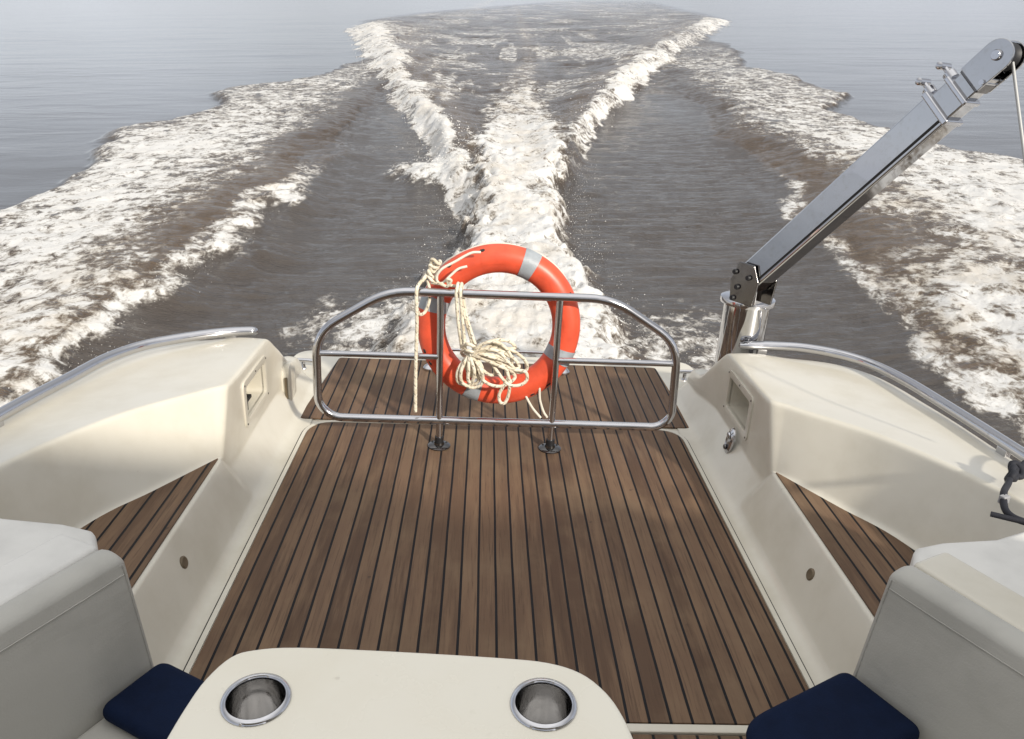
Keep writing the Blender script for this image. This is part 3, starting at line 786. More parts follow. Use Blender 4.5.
# ------------------------------------------------------------------ table
tb = thing('cockpit_table', 'cream cockpit table with rounded corners and two chrome drink holders', 'table', (-.165, .55, 0))
TZ = .72
tp = [(-.45, .10), (.14, .10), (.165, .30), (.148, .56), (.125, .70), (.114, .757), (.097, .799), (.067, .833), (.022, .852), (-.044, .860), (-.184, .869), (-.324, .8745), (-.385, .868), (-.414, .853), (-.434, .813), (-.4435, .765), (-.450, .70), (-.46, .56), (-.47, .30)]
cups = [(-.3575, .775), (.0115, .773)]
tpo = spline([Vector((x, y, 0)) for x, y in tp], 4, True)
tpo = [(p.x, p.y) for p in tpo]
import bmesh
def holed_slab(outer, holes, z0, z1):
    """slab with round holes, built by filling the outline with its holes"""
    bm = bmesh.new()
    edges = []
    for lp in [outer]+holes:
        vs = [bm.verts.new((x, y, z1)) for x, y in lp]
        edges += [bm.edges.new((vs[i], vs[(i+1) % len(vs)])) for i in range(len(vs))]
    bmesh.ops.triangle_fill(bm, edges=edges, use_beauty=True)
    ret = bmesh.ops.extrude_face_region(bm, geom=bm.faces[:])
    for e in ret['geom']:
        if isinstance(e, bmesh.types.BMVert): e.co.z = z0
    bmesh.ops.recalc_face_normals(bm, faces=bm.faces)
    m = MB(); idx = {v: i for i, v in enumerate(bm.verts)}
    m.v = [tuple(v.co) for v in bm.verts]; m.f = [tuple(idx[v] for v in f.verts) for f in bm.faces]
    bm.free(); return m
holes = [[(cx+.037*math.cos(2*math.pi*k/40), cy+.037*math.sin(2*math.pi*k/40)) for k in range(40)] for cx, cy in cups]
def table_slab(outer, holes, z0, z1, r=.007):
    P = [Vector((x, y, 0)) for x, y in outer]; n = len(P); c = sum(P, Vector())/n; nrm = []
    for i in range(n):
        t = P[(i+1) % n]-P[i-1]; t.normalize(); q = Vector((t.y, -t.x, 0)); nrm.append(q if q.dot(P[i]-c) > 0 else -q)
    m = MB(); rows = []
    for inset, z in [(r*(1-math.sin(a)), z0+r*(1-math.cos(a))) for a in np.linspace(0, math.pi/2, 7)]+[(r*(1-math.cos(a)), z1-r*(1-math.sin(a))) for a in np.linspace(0, math.pi/2, 9)]:
        rows.append([(P[i].x-nrm[i].x*inset, P[i].y-nrm[i].y*inset, z) for i in range(n)])
    m.grid(rows, closed_v=True)
    for z, loop in ((z1, rows[-1]), (z0, rows[0])):
        bm = bmesh.new(); edges = []
        for lp in [[(p[0], p[1]) for p in loop]]+holes:
            vs = [bm.verts.new((x, y, z)) for x, y in lp]; edges += [bm.edges.new((vs[i], vs[(i+1) % len(vs)])) for i in range(len(vs))]
        bmesh.ops.triangle_fill(bm, edges=edges, use_beauty=True)
        idx = {v: i for i, v in enumerate(bm.verts)}
        m.add([tuple(v.co) for v in bm.verts], [tuple(idx[v] for v in f.verts) for f in bm.faces]); bm.free()
    return m
b = table_slab(tpo, holes, TZ-.032, TZ)
tt = part('tabletop', b, M_TABLE, tb)
for p_ in tt.data.polygons:
    if len(p_.vertices) == 3: p_.use_smooth = False
for cx, cy in cups:
    q = MB(); q.lathe([(.0355, .0005), (.0360, .0045), (.038, .006), (.0425, .0045), (.0440, .0008)], (cx, cy, TZ), n=48, capend=False)
    ch = part('cup_holder', q, M_CHROME, tb, smooth=50)
    q = MB(); q.lathe([(.0358, .0), (.0345, -.03), (.0335, -.068), (.030, -.074), (.001, -.075)], (cx, cy, TZ), n=40, capend=False); part('cup', q, M_CUP, ch, smooth=50)
q = MB(); q.lathe([(.14, 0), (.14, .012), (.05, .03), (.035, .05), (.035, TZ-.06), (.09, TZ-.033)], (-.165, .45, 0), n=32); part('pedestal', q, M_CHROME, tb)

# ------------------------------------------------------------------ black strap on the right rail
sk = thing('black_strap', 'black webbing strap knotted to the right handrail with a small grey clip', 'strap', (1.40, 1.80, .50))
b = MB()
sp = [(1.572, 1.985, .475), (1.53, 1.96, .482), (1.46, 1.905, .485), (1.40, 1.856, .482), (1.345, 1.79, .490), (1.285, 1.72, .512), (1.228, 1.648, .540), (1.206, 1.61, .534), (1.195, 1.578, .530), (1.20, 1.548, .530), (1.235, 1.52, .532), (1.33, 1.475, .540)]
b.tube([Vector(p) for p in sp], .0085, 10, smooth=5)
for k in range(3):
    c = Vector((1.425-.020*k, 1.876-.018*k, .484)); b.tube([c+Vector((.014*math.cos(a), .018*math.sin(a+k), .012*math.sin(a))) for a in np.linspace(0, 2*math.pi, 9)[:-1]], .009, 8, closed=True, smooth=3)
part('webbing', b, M_BLACKROPE, sk, smooth=60)
b = MB(); b.box((1.216, 1.626, .537), (.024, .016, .022), Matrix.Rotation(.4, 3, 'Z')); part('clip', b, mat_simple('grey_clip', (.30, .30, .31), .4), sk, bevel=(.003, 2))
b = MB(); b.tube([Vector(p) for p in [(1.150, 1.570, .529), (1.21, 1.535, .531), (1.32, 1.48, .536)]], .007, 8, smooth=4); part('strap_tail', b, M_BLACKROPE, sk, smooth=60)

# ================================================================== WATER
def hash2(ix, iy, seed):
    h = (ix.astype(np.int64)*374761393+iy.astype(np.int64)*668265263+seed*1274126177) & 0xffffffff
    h = ((h ^ (h >> 13))*1274126177) & 0xffffffff
    return ((h ^ (h >> 16)) & 0xffff)/65535.0
def vnoise(x, y, seed=0):
    ix, iy = np.floor(x), np.floor(y); fx, fy = x-ix, y-iy
    fx = fx*fx*fx*(fx*(fx*6-15)+10); fy = fy*fy*fy*(fy*(fy*6-15)+10)
    a = hash2(ix, iy, seed); b = hash2(ix+1, iy, seed); c = hash2(ix, iy+1, seed); d_ = hash2(ix+1, iy+1, seed)
    return (a+(b-a)*fx)*(1-fy)+(c+(d_-c)*fx)*fy
def fbm(x, y, oct=4, seed=0, gain=.5, lac=2.03):
    t = np.zeros_like(x); a = 1.0; n = 0
    for o in range(oct):
        t += a*(vnoise(x, y, seed+o*17)-.5); n += a; a *= gain; x = x*lac+13.1; y = y*lac-7.7
    return t/n*2
def ridged(x, y, oct=3, seed=0):
    t = np.zeros_like(x); a = 1.0; n = 0
    for o in range(oct):
        t += a*(1-np.abs(2*vnoise(x, y, seed+o*13)-1)); n += a; a *= .5; x = x*2.1+5.2; y = y*2.1+1.3
    return t/n
def ss(a, b, x):
    t = np.clip((x-a)/(b-a), 0, 1); return t*t*(3-2*t)
def poly_dist(x, y, P):
    """distance to a polyline, side sign (+ left of travel) and arclength fraction's y"""
    best = np.full(x.shape, 1e9); sgn = np.zeros_like(x)
    for (x0, y0), (x1, y1) in zip(P, P[1:]):
        dx, dy = x1-x0, y1-y0; L2 = dx*dx+dy*dy
        t = np.clip(((x-x0)*dx+(y-y0)*dy)/L2, 0, 1)
        qx, qy = x-(x0+t*dx), y-(y0+t*dy); dd = np.hypot(qx, qy)
        m = dd < best; best[m] = dd[m]; sgn[m] = np.sign(dx*qy-dy*qx)[m]
    return best, sgn
def wake(x, y):
    """height, foam, churned brown, ruffle"""
    r = np.hypot(x, y)
    wx = x+.40*fbm(x*.9, y*.6, 3, 3)+.14*fbm(x*3.3, y*2.4, 3, 5)+.75*fbm(x*.30, y*.32, 2, 4)*ss(3.6, 6.0, np.abs(x))
    wy = y
    # ---- side bands thrown out by the bow wave
    li = np.interp(wy, [0, 4, 5.7, 8, 9.5, 12, 16, 21, 30], [-2.6, -2.75, -2.75, -2.62, -2.5, -2.68, -2.8, -2.8, -2.6])
    lo = np.interp(wy, [0, 7, 9, 11, 12.5, 16, 18.4, 21.7, 30.5, 45], [-5.6, -5.6, -5.4, -5.6, -6.05, -6.15, -6.3, -5.3, -4.6, -6.5])
    ri = np.interp(wy, [0, 3.7, 5.7, 8.6, 11.7, 16, 22], [2.6, 2.8, 2.85, 3.2, 3.35, 3.6, 4.0])
    ro = np.interp(wy, [0, 10.6, 13.5, 16, 20.5, 26, 40, 64], [7.2, 6.9, 6.55, 6.7, 7.2, 7.4, 9.5, 15.2])
    uL = (li-wx)/(li-lo); uR = (wx-ri)/(ro-ri)
    def band(u, fade):
        body = ss(.06, .48, u)*(1-ss(.86, 1.03, u))
        near = 1-ss(5.0, 7.5, wy)
        body = np.maximum(body, near*ss(.0, .16, u)*(1-ss(.95, 1.03, u))*.95)
        fringe = np.exp(-((u-.015)/.035)**2)*(1-ss(8.5, 11.5, wy))
        return np.maximum(body*fade, fringe*.55), body
    fadeL = np.interp(wy, [0, 6, 9, 13, 17, 22, 30], [.80, .70, .58, .46, .36, .26, .14])
    fadeR = np.interp(wy, [0, 6, 9, 13, 17, 24, 34], [.80, .70, .58, .46, .36, .26, .12])
    pat = 1+.42*fbm(x*1.1+.35*y, y*.42-.2*x, 4, 91)+.25*fbm(x*.45, y*.3, 2, 93)
    fadeL = fadeL*pat; fadeR = fadeR*(1+.42*fbm(x*1.1-.35*y, y*.42+.2*x, 4, 95)+.25*fbm(x*.45, y*.3, 2, 97))
    fL, bL = band(uL, fadeL); fR, bR = band(uR, fadeR)
    fR *= ss(-.02, .3, uR+.18*(1-ss(4.2, 7, wy)))*.25+.75
    inL = ss(-.02, .05, uL)*(1-ss(.97, 1.02, uL)); inR = ss(-.02, .05, uR)*(1-ss(.97, 1.02, uR))
    riseL = ss(-.03, .16, uL)*(1-ss(.93, 1.04, uL)); riseR = ss(-.05, .38, uR)*(1-ss(.93, 1.04, uR))
    # ---- propeller wash
    cl = np.interp(wy, [2, 3.6, 4.7, 5.6, 6.8, 9, 11, 14, 20, 30], [-1.7, -1.55, -1.25, -.9, -.62, -.52, -.62, -.66, -.55, .1])
    cr = np.interp(wy, [2, 3.6, 4.6, 6.5, 8.6, 11, 14, 20, 33], [1.7, 1.45, 1.1, .74, .62, .80, .95, .85, 1.3])
    wc = x+.20*fbm(x*2.0, y*1.3, 3, 9)+.16*fbm(x*6, y*4, 3, 8)
    ew = np.interp(wy, [3, 5, 7, 11, 16], [.9, .60, .34, .36, .60])
    cm = ss(0, ew, wc-cl)*ss(0, ew, cr-wc)
    fC = cm*np.interp(wy, [0, 5, 9, 14, 18, 22, 30], [.62, .76, .80, .68, .46, .30, .10])
    streak = fbm(x*1.9, y*.16, 3, 21)
    fC = fC*(1-.55*ss(12, 20, wy)*ss(-.2, .35, streak))*(1+.35*fbm(x*2.6, y*.7, 4, 99))
    # ---- breaking V crests of the stern wave
    VL = [(-.35, 8.2), (-.55, 9.6), (-1.25, 13.5), (-3.2, 23.2), (-8.2, 50.5), (-9.5, 66), (-5, 100), (10, 180), (60, 400)]
    VR = [(.75, 10.5), (1.15, 14.0), (3.75, 24.5), (9.0, 43.0), (15.2, 64), (18.5, 104), (30, 200), (80, 400)]
    wobx = .28*fbm(x*.8, y*.5, 3, 31)*ss(9, 20, y)+.07*fbm(x*3, y*2.2, 2, 33)
    hV = np.zeros_like(x); fV = np.zeros_like(x); back = np.zeros_like(x); out_side = np.zeros_like(x)
    for P, sg, fo in ((VL, 1, np.interp(wy, [8, 10, 14, 30, 46, 53, 60], [.5, .85, 1, 1, 1, .9, 0])),
                      (VR, -1, np.interp(wy, [10, 13, 15, 24, 29, 36, 44, 52, 66, 69], [0, .5, .95, .95, .72, .40, .45, .9, .9, 0]))):
        dd, sn = poly_dist(x+wobx, y, P); sd = dd*sn*sg          # + outside
        w = (.86 if sg > 0 else .62)*np.interp(wy, [8, 12, 24, 50, 90], [.26, .46, 1.05, 2.2, 3.2])
        A = np.interp(wy, [7, 9, 13, 24, 50, 66, 90], [0, .10, .18, .28, .34, .22, .0])
        prof = np.where(sd > 0, np.exp(-(sd/(w*.55))**2), np.exp(-(sd/(w*1.7))**2))
        hV = np.maximum(hV, A*prof) if False else hV+A*prof
        face = ss(-.55+.0*sd, -.12, sd/w+.34*fbm(x*1.6, y*1.0, 4, 43))*(1-ss(.60, .92, sd/w+.34*fbm(x*2.0, y*1.3, 4, 41)))
        fV = np.maximum(fV, face*fo*np.clip(.78+.8*fbm(x*1.5, y*.8, 4, 45), .15, 1))
        back = np.maximum(back, np.exp(-((sd/w+.75)/.6)**2)*ss(9, 13, wy)*(1-ss(45, 70, wy)))
        out_side = np.maximum(out_side, ss(0, .6+1.2*ss(40, 90, wy), sd/w))
    inside = (1-out_side)*ss(9, 12, wy)
    # small splash peeling off left of the wash
    spl = np.exp(-(((wc+1.0)/.50)**2+((wy-10.3+.8*(wc+1.0))/.55)**2))
    spl2 = np.exp(-(((wc+1.05)/.42)**2+((wy-5.35)/.65)**2))*.5+np.exp(-(((wc-1.25)/.42)**2+((wy-4.9)/.8)**2))*.42
    foam = np.maximum.reduce([fL, fR, fC, fV, spl*.85, spl2])
    foam = np.maximum(foam, .30*inside*ss(.05, .5, streak)*(1-ss(30, 70, wy)))
    dk = np.interp(wy, [8, 14, 25, 60], [0, .2, .32, .25])
    foam = np.maximum(foam, inside*dk*ss(-.1, .5, fbm(x*.5, y*.35, 3, 51)))
    # ---- ruffled water
    troughL = ss(0, .3, -uL)*1.0; inner = np.where(x < .3, 1-ss(0, .06, uL), 1-ss(0, .06, uR))
    wakezone = np.maximum.reduce([inL, inR, inner*(1-ss(24, 45, wy)), inside, ss(0, 1, back), fV])
    far = inside*(1-.5*ss(40, 120, wy))*(1-ss(110, 260, wy))
    ruffle = np.clip(np.maximum(wakezone*(1-ss(25, 70, wy)), far), 0, 1)
    trough = inner*(1-cm)*(1-inside)
    ruffle = ruffle*(1-.58*trough*(1-ss(14, 22, wy)))*np.clip(.95+.75*fbm(x*.55+.2*y, y*.35, 3, 101), .35, 1.15)
    # ---- brown aerated water
    churn = np.maximum.reduce([ss(-.02, .05, uL)*(1-ss(.2, .45, uL))*(1-ss(8, 16, wy)), ss(-.03, .06, uR)*(1-ss(.25, .5, uR))*(1-ss(9, 18, wy)),
                               back, cm*.9, inL*.2*(1-ss(14, 28, wy)), inR*.2*(1-ss(14, 28, wy)), fV*.8])
    # ---- height
    z = hV
    lump = ridged(x*1.7, y*1.5, 3, 61)-.55; lump2 = fbm(x*5.5, y*5.0, 3, 63); lump3 = ridged(x*9, y*7, 3, 65)-.5
    z += riseL*.11*(1-ss(20, 34, wy))+riseR*.11*(1-ss(24, 40, wy))
    z += np.clip(np.maximum(fL, fR), 0, 1)*(.055*lump+.030*lump2+.020*lump3*(1-ss(8, 12, wy)))
    z += np.exp(-((uL-.03)/.06)**2)*.035*(1-ss(9, 13, wy))
    z += cm*(.05+.09*np.exp(-((wy-7.5)/4)**2))*(1-ss(16, 26, wy))+fC*(.07*lump*ss(4.5, 8, wy)+.045*lump2+.030*lump3*(1-ss(9, 14, wy)))
    z += spl*.18+spl2*.08
    z -= (1-cm)*(1-inside)*np.where(x < .3, 1-ss(-.25, .08, uL), 1-ss(-.30, .30, uR))*.14*(1-ss(8, 20, wy))
    z += fV*(.09*lump*np.interp(wy, [8, 25], [.6, 1.2])+.06*lump2)
    rp = ruffle*(1-np.clip(foam, 0, 1)*.5)
    z += rp*(.014*fbm(x*2.2, y*3.4, 3, 71)+.06*ss(12, 22, wy)*fbm(x*.55, y*.8, 3, 73)+.05*ss(20, 50, wy)*fbm(x*.22, y*.3, 2, 75))
    z += trough*(.012*fbm(x*1.2+.5*y, y*6.5, 2, 77)+.006*fbm(x*3.0, y*13, 2, 78))*(1-ss(9, 16, r))
    calm = 1-ruffle
    z += calm*(.010*fbm(x*.25, y*.55, 2, 81)+.004*fbm(x*.9, y*1.9, 2, 82))*(1-ss(40, 90, r))
    # hollow and level water right under the stern
    z -= .10*np.exp(-((y-3.2)/1.2)**2)*np.exp(-(x/1.5)**2)
    return z, np.clip(foam, 0, 1.05), np.clip(churn, 0, 1), np.clip(ruffle, 0, 1)

# one polar sheet: fine over the wake, coarse elsewhere, out to the horizon
NR = 1050
p = -.30
r0, r1 = 1.6, 240.0
rr = (np.linspace(r0**p, r1**p, NR))**(1/p)
rr = np.concatenate([rr, np.geomspace(260, 9000, 26)])
fine = np.linspace(rad(-58), rad(58), 1000); coarse = np.linspace(rad(58), rad(302), 60)[1:-1]
th = np.concatenate([fine, coarse])
R_, T_ = np.meshgrid(rr, th, indexing='ij')
X_, Y_ = (R_*np.sin(T_)).ravel(), (R_*np.cos(T_)).ravel()
Z_, F_, C_, U_ = wake(X_, Y_)
nr, nt_ = len(rr), len(th)
behind = (Y_ < .0)
for A in (F_, C_, U_): A[behind] *= 0
Z_[behind] = 0
ii, jj = np.meshgrid(np.arange(nr-1), np.arange(nt_), indexing='ij')
a_ = ii*nt_+jj; b_ = ii*nt_+(jj+1) % nt_; c_ = (ii+1)*nt_+(jj+1) % nt_; d_ = (ii+1)*nt_+jj
quads = np.stack([a_, d_, c_, b_], -1).reshape(-1, 4)
wm = bpy.data.meshes.new('river_water')
wm.vertices.add(len(X_)); wm.vertices.foreach_set('co', np.stack([X_, Y_, Z_], -1).astype(np.float32).ravel())
wm.loops.add(quads.size); wm.loops.foreach_set('vertex_index', quads.astype(np.int32).ravel())
wm.polygons.add(len(quads)); wm.polygons.foreach_set('loop_start', np.arange(0, quads.size, 4, dtype=np.int32))
wm.polygons.foreach_set('loop_total', np.full(len(quads), 4, dtype=np.int32))
wm.polygons.foreach_set('use_smooth', np.ones(len(quads), dtype=bool))
at = wm.attributes.new('wake', 'FLOAT_COLOR', 'POINT')
at.data.foreach_set('color', np.stack([F_, C_, U_, np.ones_like(F_)], -1).astype(np.float32).ravel())
wm.update(calc_edges=True)
water = bpy.data.objects.new('river_water', wm); COL.objects.link(water)
props(water, 'brown river water churned by the boat, with white foam bands and calm grey water beyond', 'water', kind='structure')

def mat_water():
    m, nt, b = new_mat('river_water')
    attr = nt.nodes.new('ShaderNodeAttribute'); attr.attribute_name = 'wake'
    sep = nt.nodes.new('ShaderNodeSeparateColor'); L(nt, attr.outputs['Color'], sep.inputs[0])
    foam, churn, ruf = sep.outputs[0], sep.outputs[1], sep.outputs[2]
    pos = nt.nodes.new('ShaderNodeTexCoord').outputs['Object']
    def mp(scale, rot=0):
        k = nt.nodes.new('ShaderNodeMapping'); k.inputs['Scale'].default_value = scale; k.inputs['Rotation'].default_value = (0, 0, rot)
        L(nt, pos, k.inputs['Vector']); return k.outputs[0]
    n1 = noise(nt, mp((1, .8, 1)), 4.2, 10, .62, .6)
    n2 = noise(nt, mp((1.2, .8, 1)), 13, 6, .65, .2)
    vor = nt.nodes.new('ShaderNodeTexVoronoi'); vor.feature = 'SMOOTH_F1'; vor.inputs['Scale'].default_value = 4.2; vor.inputs['Smoothness'].default_value = .35
    warp = nt.nodes.new('ShaderNodeVectorMath'); warp.operation = 'ADD'
    nz = nt.nodes.new('ShaderNodeTexNoise'); nz.inputs['Scale'].default_value = 3.0; nz.inputs['Detail'].default_value = 4
    L(nt, pos, nz.inputs['Vector'])
    sc = nt.nodes.new('ShaderNodeVectorMath'); sc.operation = 'SCALE'; sc.inputs[3].default_value = .45; L(nt, nz.outputs['Color'], sc.inputs[0])
    L(nt, pos, warp.inputs[0]); L(nt, sc.outputs[0], warp.inputs[1]); L(nt, warp.outputs[0], vor.inputs['Vector'])
    lace = vor.outputs['Distance']
    nf = noise(nt, mp((1.15, .85, 1)), 11, 9, .74, .8)
    rg = noise(nt, mp((1.2, .8, 1)), 4.6, 6, .62, 1.1)
    ridge = math_n(nt, 'SUBTRACT', 1.0, math_n(nt, 'MULTIPLY', math_n(nt, 'ABSOLUTE', math_n(nt, 'SUBTRACT', rg, .5)), 5.0))
    t = math_n(nt, 'ADD', foam, math_n(nt, 'MULTIPLY', math_n(nt, 'SUBTRACT', n1, .5), 2.0))
    t = math_n(nt, 'ADD', t, math_n(nt, 'MULTIPLY', math_n(nt, 'SUBTRACT', nf, .5), 2.0))
    t = math_n(nt, 'ADD', t, math_n(nt, 'MULTIPLY', math_n(nt, 'SUBTRACT', ridge, .45), .42))
    t = math_n(nt, 'ADD', t, math_n(nt, 'MULTIPLY', math_n(nt, 'SUBTRACT', n2, .5), .75))
    t = math_n(nt, 'ADD', t, math_n(nt, 'MULTIPLY', math_n(nt, 'SUBTRACT', lace, .38), .55))
    gate = sstep(nt, foam, .03, .22)
    mask = math_n(nt, 'MULTIPLY', sstep(nt, t, .26, .88), gate)
    thin = math_n(nt, 'MULTIPLY', sstep(nt, t, .28, .60), gate)
    # water colour: peaty brown, lighter where air is mixed in
    base = mixc(nt, ruf, (.062, .058, .056), (.064, .045, .031))
    base = mixc(nt, math_n(nt, 'MULTIPLY', churn, .62), base, (.125, .088, .056))
    base = mixc(nt, math_n(nt, 'MULTIPLY', thin, .34), base, (.27, .238, .195))
    L(nt, base, b.inputs['Base Color'])
    b.inputs['IOR'].default_value = 1.40
    L(nt, sstep(nt, ruf, 0, 1, .06, .08), b.inputs['Roughness'])
    # ripples
    r1 = noise(nt, mp((1.0, 2.6, 1), .10), 2.6, 6, .6)
    r2 = noise(nt, mp((.7, 2.4, 1), -.12), 13, 4, .62, .3)
    rc = math_n(nt, 'MULTIPLY', noise(nt, mp((.55, 1.5, 1), .12), .8, 5, .6, .5), sstep(nt, noise(nt, mp((.7, 1, 1)), .16, 3, .6), .38, .66, .25, 1.5))
    h = math_n(nt, 'ADD', math_n(nt, 'MULTIPLY', r1, math_n(nt, 'MULTIPLY', ruf, .12)), math_n(nt, 'MULTIPLY', r2, math_n(nt, 'MULTIPLY', ruf, .040)))
    h = math_n(nt, 'ADD', h, math_n(nt, 'MULTIPLY', rc, .020))
    h = math_n(nt, 'ADD', h, math_n(nt, 'MULTIPLY', r2, .0016))
    bp = nt.nodes.new('ShaderNodeBump'); bp.inputs['Strength'].default_value = 1.0; bp.inputs['Distance'].default_value = 1.0
    L(nt, h, bp.inputs['Height']); L(nt, bp.outputs[0], b.inputs['Normal'])
    # foam
    fb = nt.nodes.new('ShaderNodeBsdfPrincipled')
    dense = sstep(nt, t, .40, .85)
    n3 = noise(nt, mp((1, 1, 1)), 55, 4, .7)
    n4 = noise(nt, mp((1, 1, 1)), 17, 5, .7, .4)
    grit = math_n(nt, 'MULTIPLY', sstep(nt, n3, .38, .62), sstep(nt, n4, .30, .58))
    fc = mixc(nt, dense, (.52, .495, .455), (.71, .71, .705))
    gold = math_n(nt, 'MULTIPLY', churn, sstep(nt, noise(nt, mp((1.1, .6, 1)), 2.2, 6, .62, .5), .42, .64))
    fc = mixc(nt, math_n(nt, 'MULTIPLY', gold, .36), fc, (.50, .40, .265))
    fc = mixc(nt, math_n(nt, 'MULTIPLY', math_n(nt, 'SUBTRACT', 1.0, grit), .16), fc, (.34, .30, .25))
    L(nt, fc, fb.inputs['Base Color']); fb.inputs['Roughness'].default_value = .75; fb.inputs['Specular IOR Level'].default_value = .3
    fb.inputs['Subsurface Weight'].default_value = 0
    fh = math_n(nt, 'ADD', math_n(nt, 'MULTIPLY', n1, .16), math_n(nt, 'MULTIPLY', nf, .20))
    fh = math_n(nt, 'ADD', fh, math_n(nt, 'MULTIPLY', n4, .07))
    fh = math_n(nt, 'ADD', fh, math_n(nt, 'MULTIPLY', n3, .016))
    fbp = nt.nodes.new('ShaderNodeBump'); fbp.inputs['Strength'].default_value = .36; fbp.inputs['Distance'].default_value = 1.0
    L(nt, fh, fbp.inputs['Height']); L(nt, fbp.outputs[0], fb.inputs['Normal'])
    mx = nt.nodes.new('ShaderNodeMixShader'); L(nt, mask, mx.inputs[0]); L(nt, b.outputs[0], mx.inputs[1]); L(nt, fb.outputs[0], mx.inputs[2])
    L(nt, mx.outputs[0], nt.nodes['Material Output'].inputs['Surface'])
    return m
wm.materials.append(mat_water())

# spray: droplets and flecks of foam thrown up along the breaking edges
def spray():
    V = []; Fs = []
    ico = np.array([[0, 0, 1], [.894, 0, .447], [.276, .851, .447], [-.724, .526, .447], [-.724, -.526, .447], [.276, -.851, .447],
                    [.724, .526, -.447], [-.276, .851, -.447], [-.894, 0, -.447], [-.276, -.851, -.447], [.724, -.526, -.447], [0, 0, -1]])
    fac = np.array([[0,1,2],[0,2,3],[0,3,4],[0,4,5],[0,5,1],[1,6,2],[2,7,3],[3,8,4],[4,9,5],[5,10,1],[2,6,7],[3,7,8],[4,8,9],[5,9,10],[1,10,6],[6,11,7],[7,11,8],[8,11,9],[9,11,10],[10,11,6]])
    pts = []; siz = []
    def put(n, fx, hs, smin, smax):
        n = int(n*.5)
        q = fx(n); z = wake(q[:, 0].copy(), q[:, 1].copy())[0]
        n0 = n; h = rng.exponential(hs*.55, n)
        pts.append(np.stack([q[:, 0], q[:, 1], z+h], -1)); siz.append(.42*(smin+(smax-smin)*rng.random(n)**5))
    def along(P, n, sx, sy=.3):
        P = np.array(P); k = rng.integers(0, len(P)-1, n); t = rng.random(n)[:, None]
        return P[k]*(1-t)+P[k+1]*t+rng.normal(0, 1, (n, 2))*np.array([sx, sy])
    put(3800, lambda n: along([(-.95, 4.2), (-.7, 6), (-.55, 8), (-.7, 10), (-1.1, 13)], n, .20), .06, .0025, .011)
    put(3800, lambda n: along([(1.0, 4.2), (.65, 6.5), (.6, 8.7), (.9, 11.5)], n, .17), .06, .0025, .010)
    put(2600, lambda n: along([(0, 4.1), (0, 6), (0, 9), (0, 13)], n, .35), .10, .0025, .012)
    put(1600, lambda n: along([(-.5, 9.9), (-1.0, 10.3), (-1.45, 10.7)], n, .14, .16), .07, .003, .014)
    put(2600, lambda n: along([(-.6, 10), (-1.35, 13.5), (-3.3, 23.2)], n, .22), .10, .005, .026)
    put(1600, lambda n: along([(-3.3, 23.2), (-8.3, 50)], n, .5, 1.0), .16, .012, .045)
    put(1500, lambda n: along([(1.25, 14), (3.9, 24.5)], n, .22), .10, .006, .026)
    put(1300, lambda n: along([(-2.75, 3.9), (-2.8, 5), (-2.7, 7), (-2.6, 9)], n, .10), .02, .0025, .007)
    Pp = np.concatenate(pts); S = np.concatenate(siz); n = len(Pp)
    st = rng.random((n, 3))*.9+.6
    V = (Pp[:, None, :]+ico[None]*S[:, None, None]*st[:, None, :]).reshape(-1, 3)
    Fs = (fac[None]+(np.arange(n)*12)[:, None, None]).reshape(-1, 3)
    me = bpy.data.meshes.new('spray')
    me.vertices.add(len(V)); me.vertices.foreach_set('co', V.astype(np.float32).ravel())
    me.loops.add(Fs.size); me.loops.foreach_set('vertex_index', Fs.astype(np.int32).ravel())
    me.polygons.add(len(Fs)); me.polygons.foreach_set('loop_start', np.arange(0, Fs.size, 3, dtype=np.int32)); me.polygons.foreach_set('loop_total', np.full(len(Fs), 3, dtype=np.int32))
    me.polygons.foreach_set('use_smooth', np.ones(len(Fs), dtype=bool)); me.update(calc_edges=True)
    me.materials.append(mat_simple('spray_drops', (.84, .82, .79), .5))
    o = bpy.data.objects.new('spray', me); COL.objects.link(o)
    props(o, 'white droplets of spray thrown up along the foaming edges of the wake', 'spray', kind='stuff')
spray()

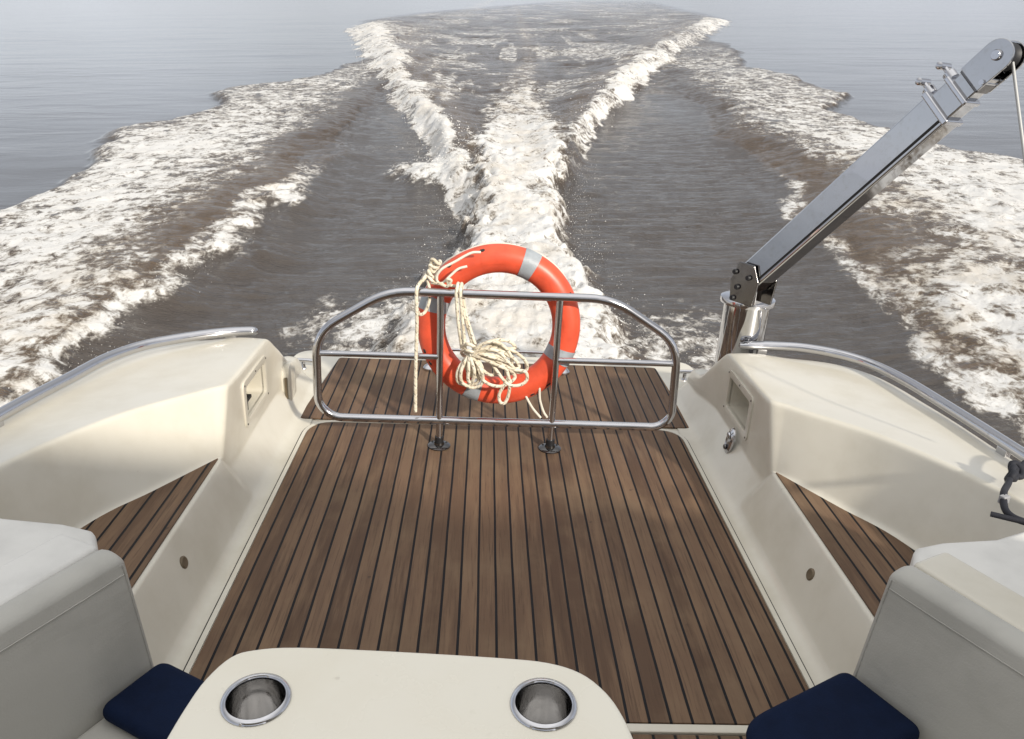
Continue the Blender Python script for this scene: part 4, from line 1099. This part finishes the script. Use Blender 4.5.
# ================================================================== LIGHT, SKY, CAMERA
SUN_EL = rad(29)
sd = BOAT.to_3x3() @ Vector((.585, -.811, 0)); az = math.atan2(sd.x, sd.y)
to_sun = Vector((math.sin(az)*math.cos(SUN_EL), math.cos(az)*math.cos(SUN_EL), math.sin(SUN_EL)))
sun = bpy.data.lights.new('sun', 'SUN'); sun.energy = 2.6; sun.angle = rad(2.5); sun.color = (1.0, .93, .82)
so_ = bpy.data.objects.new('sun', sun); COL.objects.link(so_); so_.rotation_euler = to_sun.to_track_quat('Z', 'Y').to_euler()
so_.location = (0, 0, 30)
w = bpy.data.worlds.new('World'); scn.world = w; w.use_nodes = True
bg = w.node_tree.nodes['Background']; sky = w.node_tree.nodes.new('ShaderNodeTexSky'); sky.sky_type = 'NISHITA'; sky.sun_disc = False
sky.sun_elevation = SUN_EL; sky.sun_rotation = az; sky.air_density = 1.0; sky.dust_density = 1.0; sky.ozone_density = 1.0
wt = w.node_tree
hs = wt.nodes.new('ShaderNodeHueSaturation'); hs.inputs['Saturation'].default_value = .55; L(wt, sky.outputs[0], hs.inputs['Color'])
# thin high cloud: a pale veil that brightens towards the zenith, with soft uneven banks
wc_ = wt.nodes.new('ShaderNodeTexCoord'); ws = wt.nodes.new('ShaderNodeSeparateXYZ'); L(wt, wc_.outputs['Generated'], ws.inputs[0])
lift = math_n(wt, 'ADD', sstep(wt, ws.outputs[2], .02, .5, 4.5, 3.1), sstep(wt, ws.outputs[2], .42, .98, 0, 6.6))
cl_ = noise(wt, wc_.outputs['Generated'], 2.4, 4, .55)
lift = math_n(wt, 'MULTIPLY', lift, sstep(wt, cl_, .3, .75, .85, 1.2))
vs_ = wt.nodes.new('ShaderNodeVectorMath'); vs_.operation = 'SCALE'; L(wt, mixc(wt, sstep(wt, ws.outputs[2], .05, .6), (.90, .955, 1.095), (1.0, .985, .955)), vs_.inputs[0]); L(wt, lift, vs_.inputs[3])
L(wt, mixc(wt, .78, hs.outputs[0], vs_.outputs[0]), bg.inputs[0]); bg.inputs[1].default_value = .10
cam = bpy.data.cameras.new('camera'); co = bpy.data.objects.new('camera', cam); COL.objects.link(co)
cam.sensor_width = 36; cam.lens = 780/1024*36; cam.clip_start = .05; cam.clip_end = 30000
co.location = (0, 0, EYE_H); co.rotation_euler = (rad(90-25.9), 0, 0); scn.camera = co
scn.view_settings.view_transform = 'Standard'; scn.view_settings.look = 'None'; scn.view_settings.gamma = 1; scn.view_settings.use_curve_mapping = False
scn.view_settings.exposure = 0.68
scn.render.engine = 'CYCLES'
scn.cycles.max_bounces = 8; scn.cycles.use_denoising = True
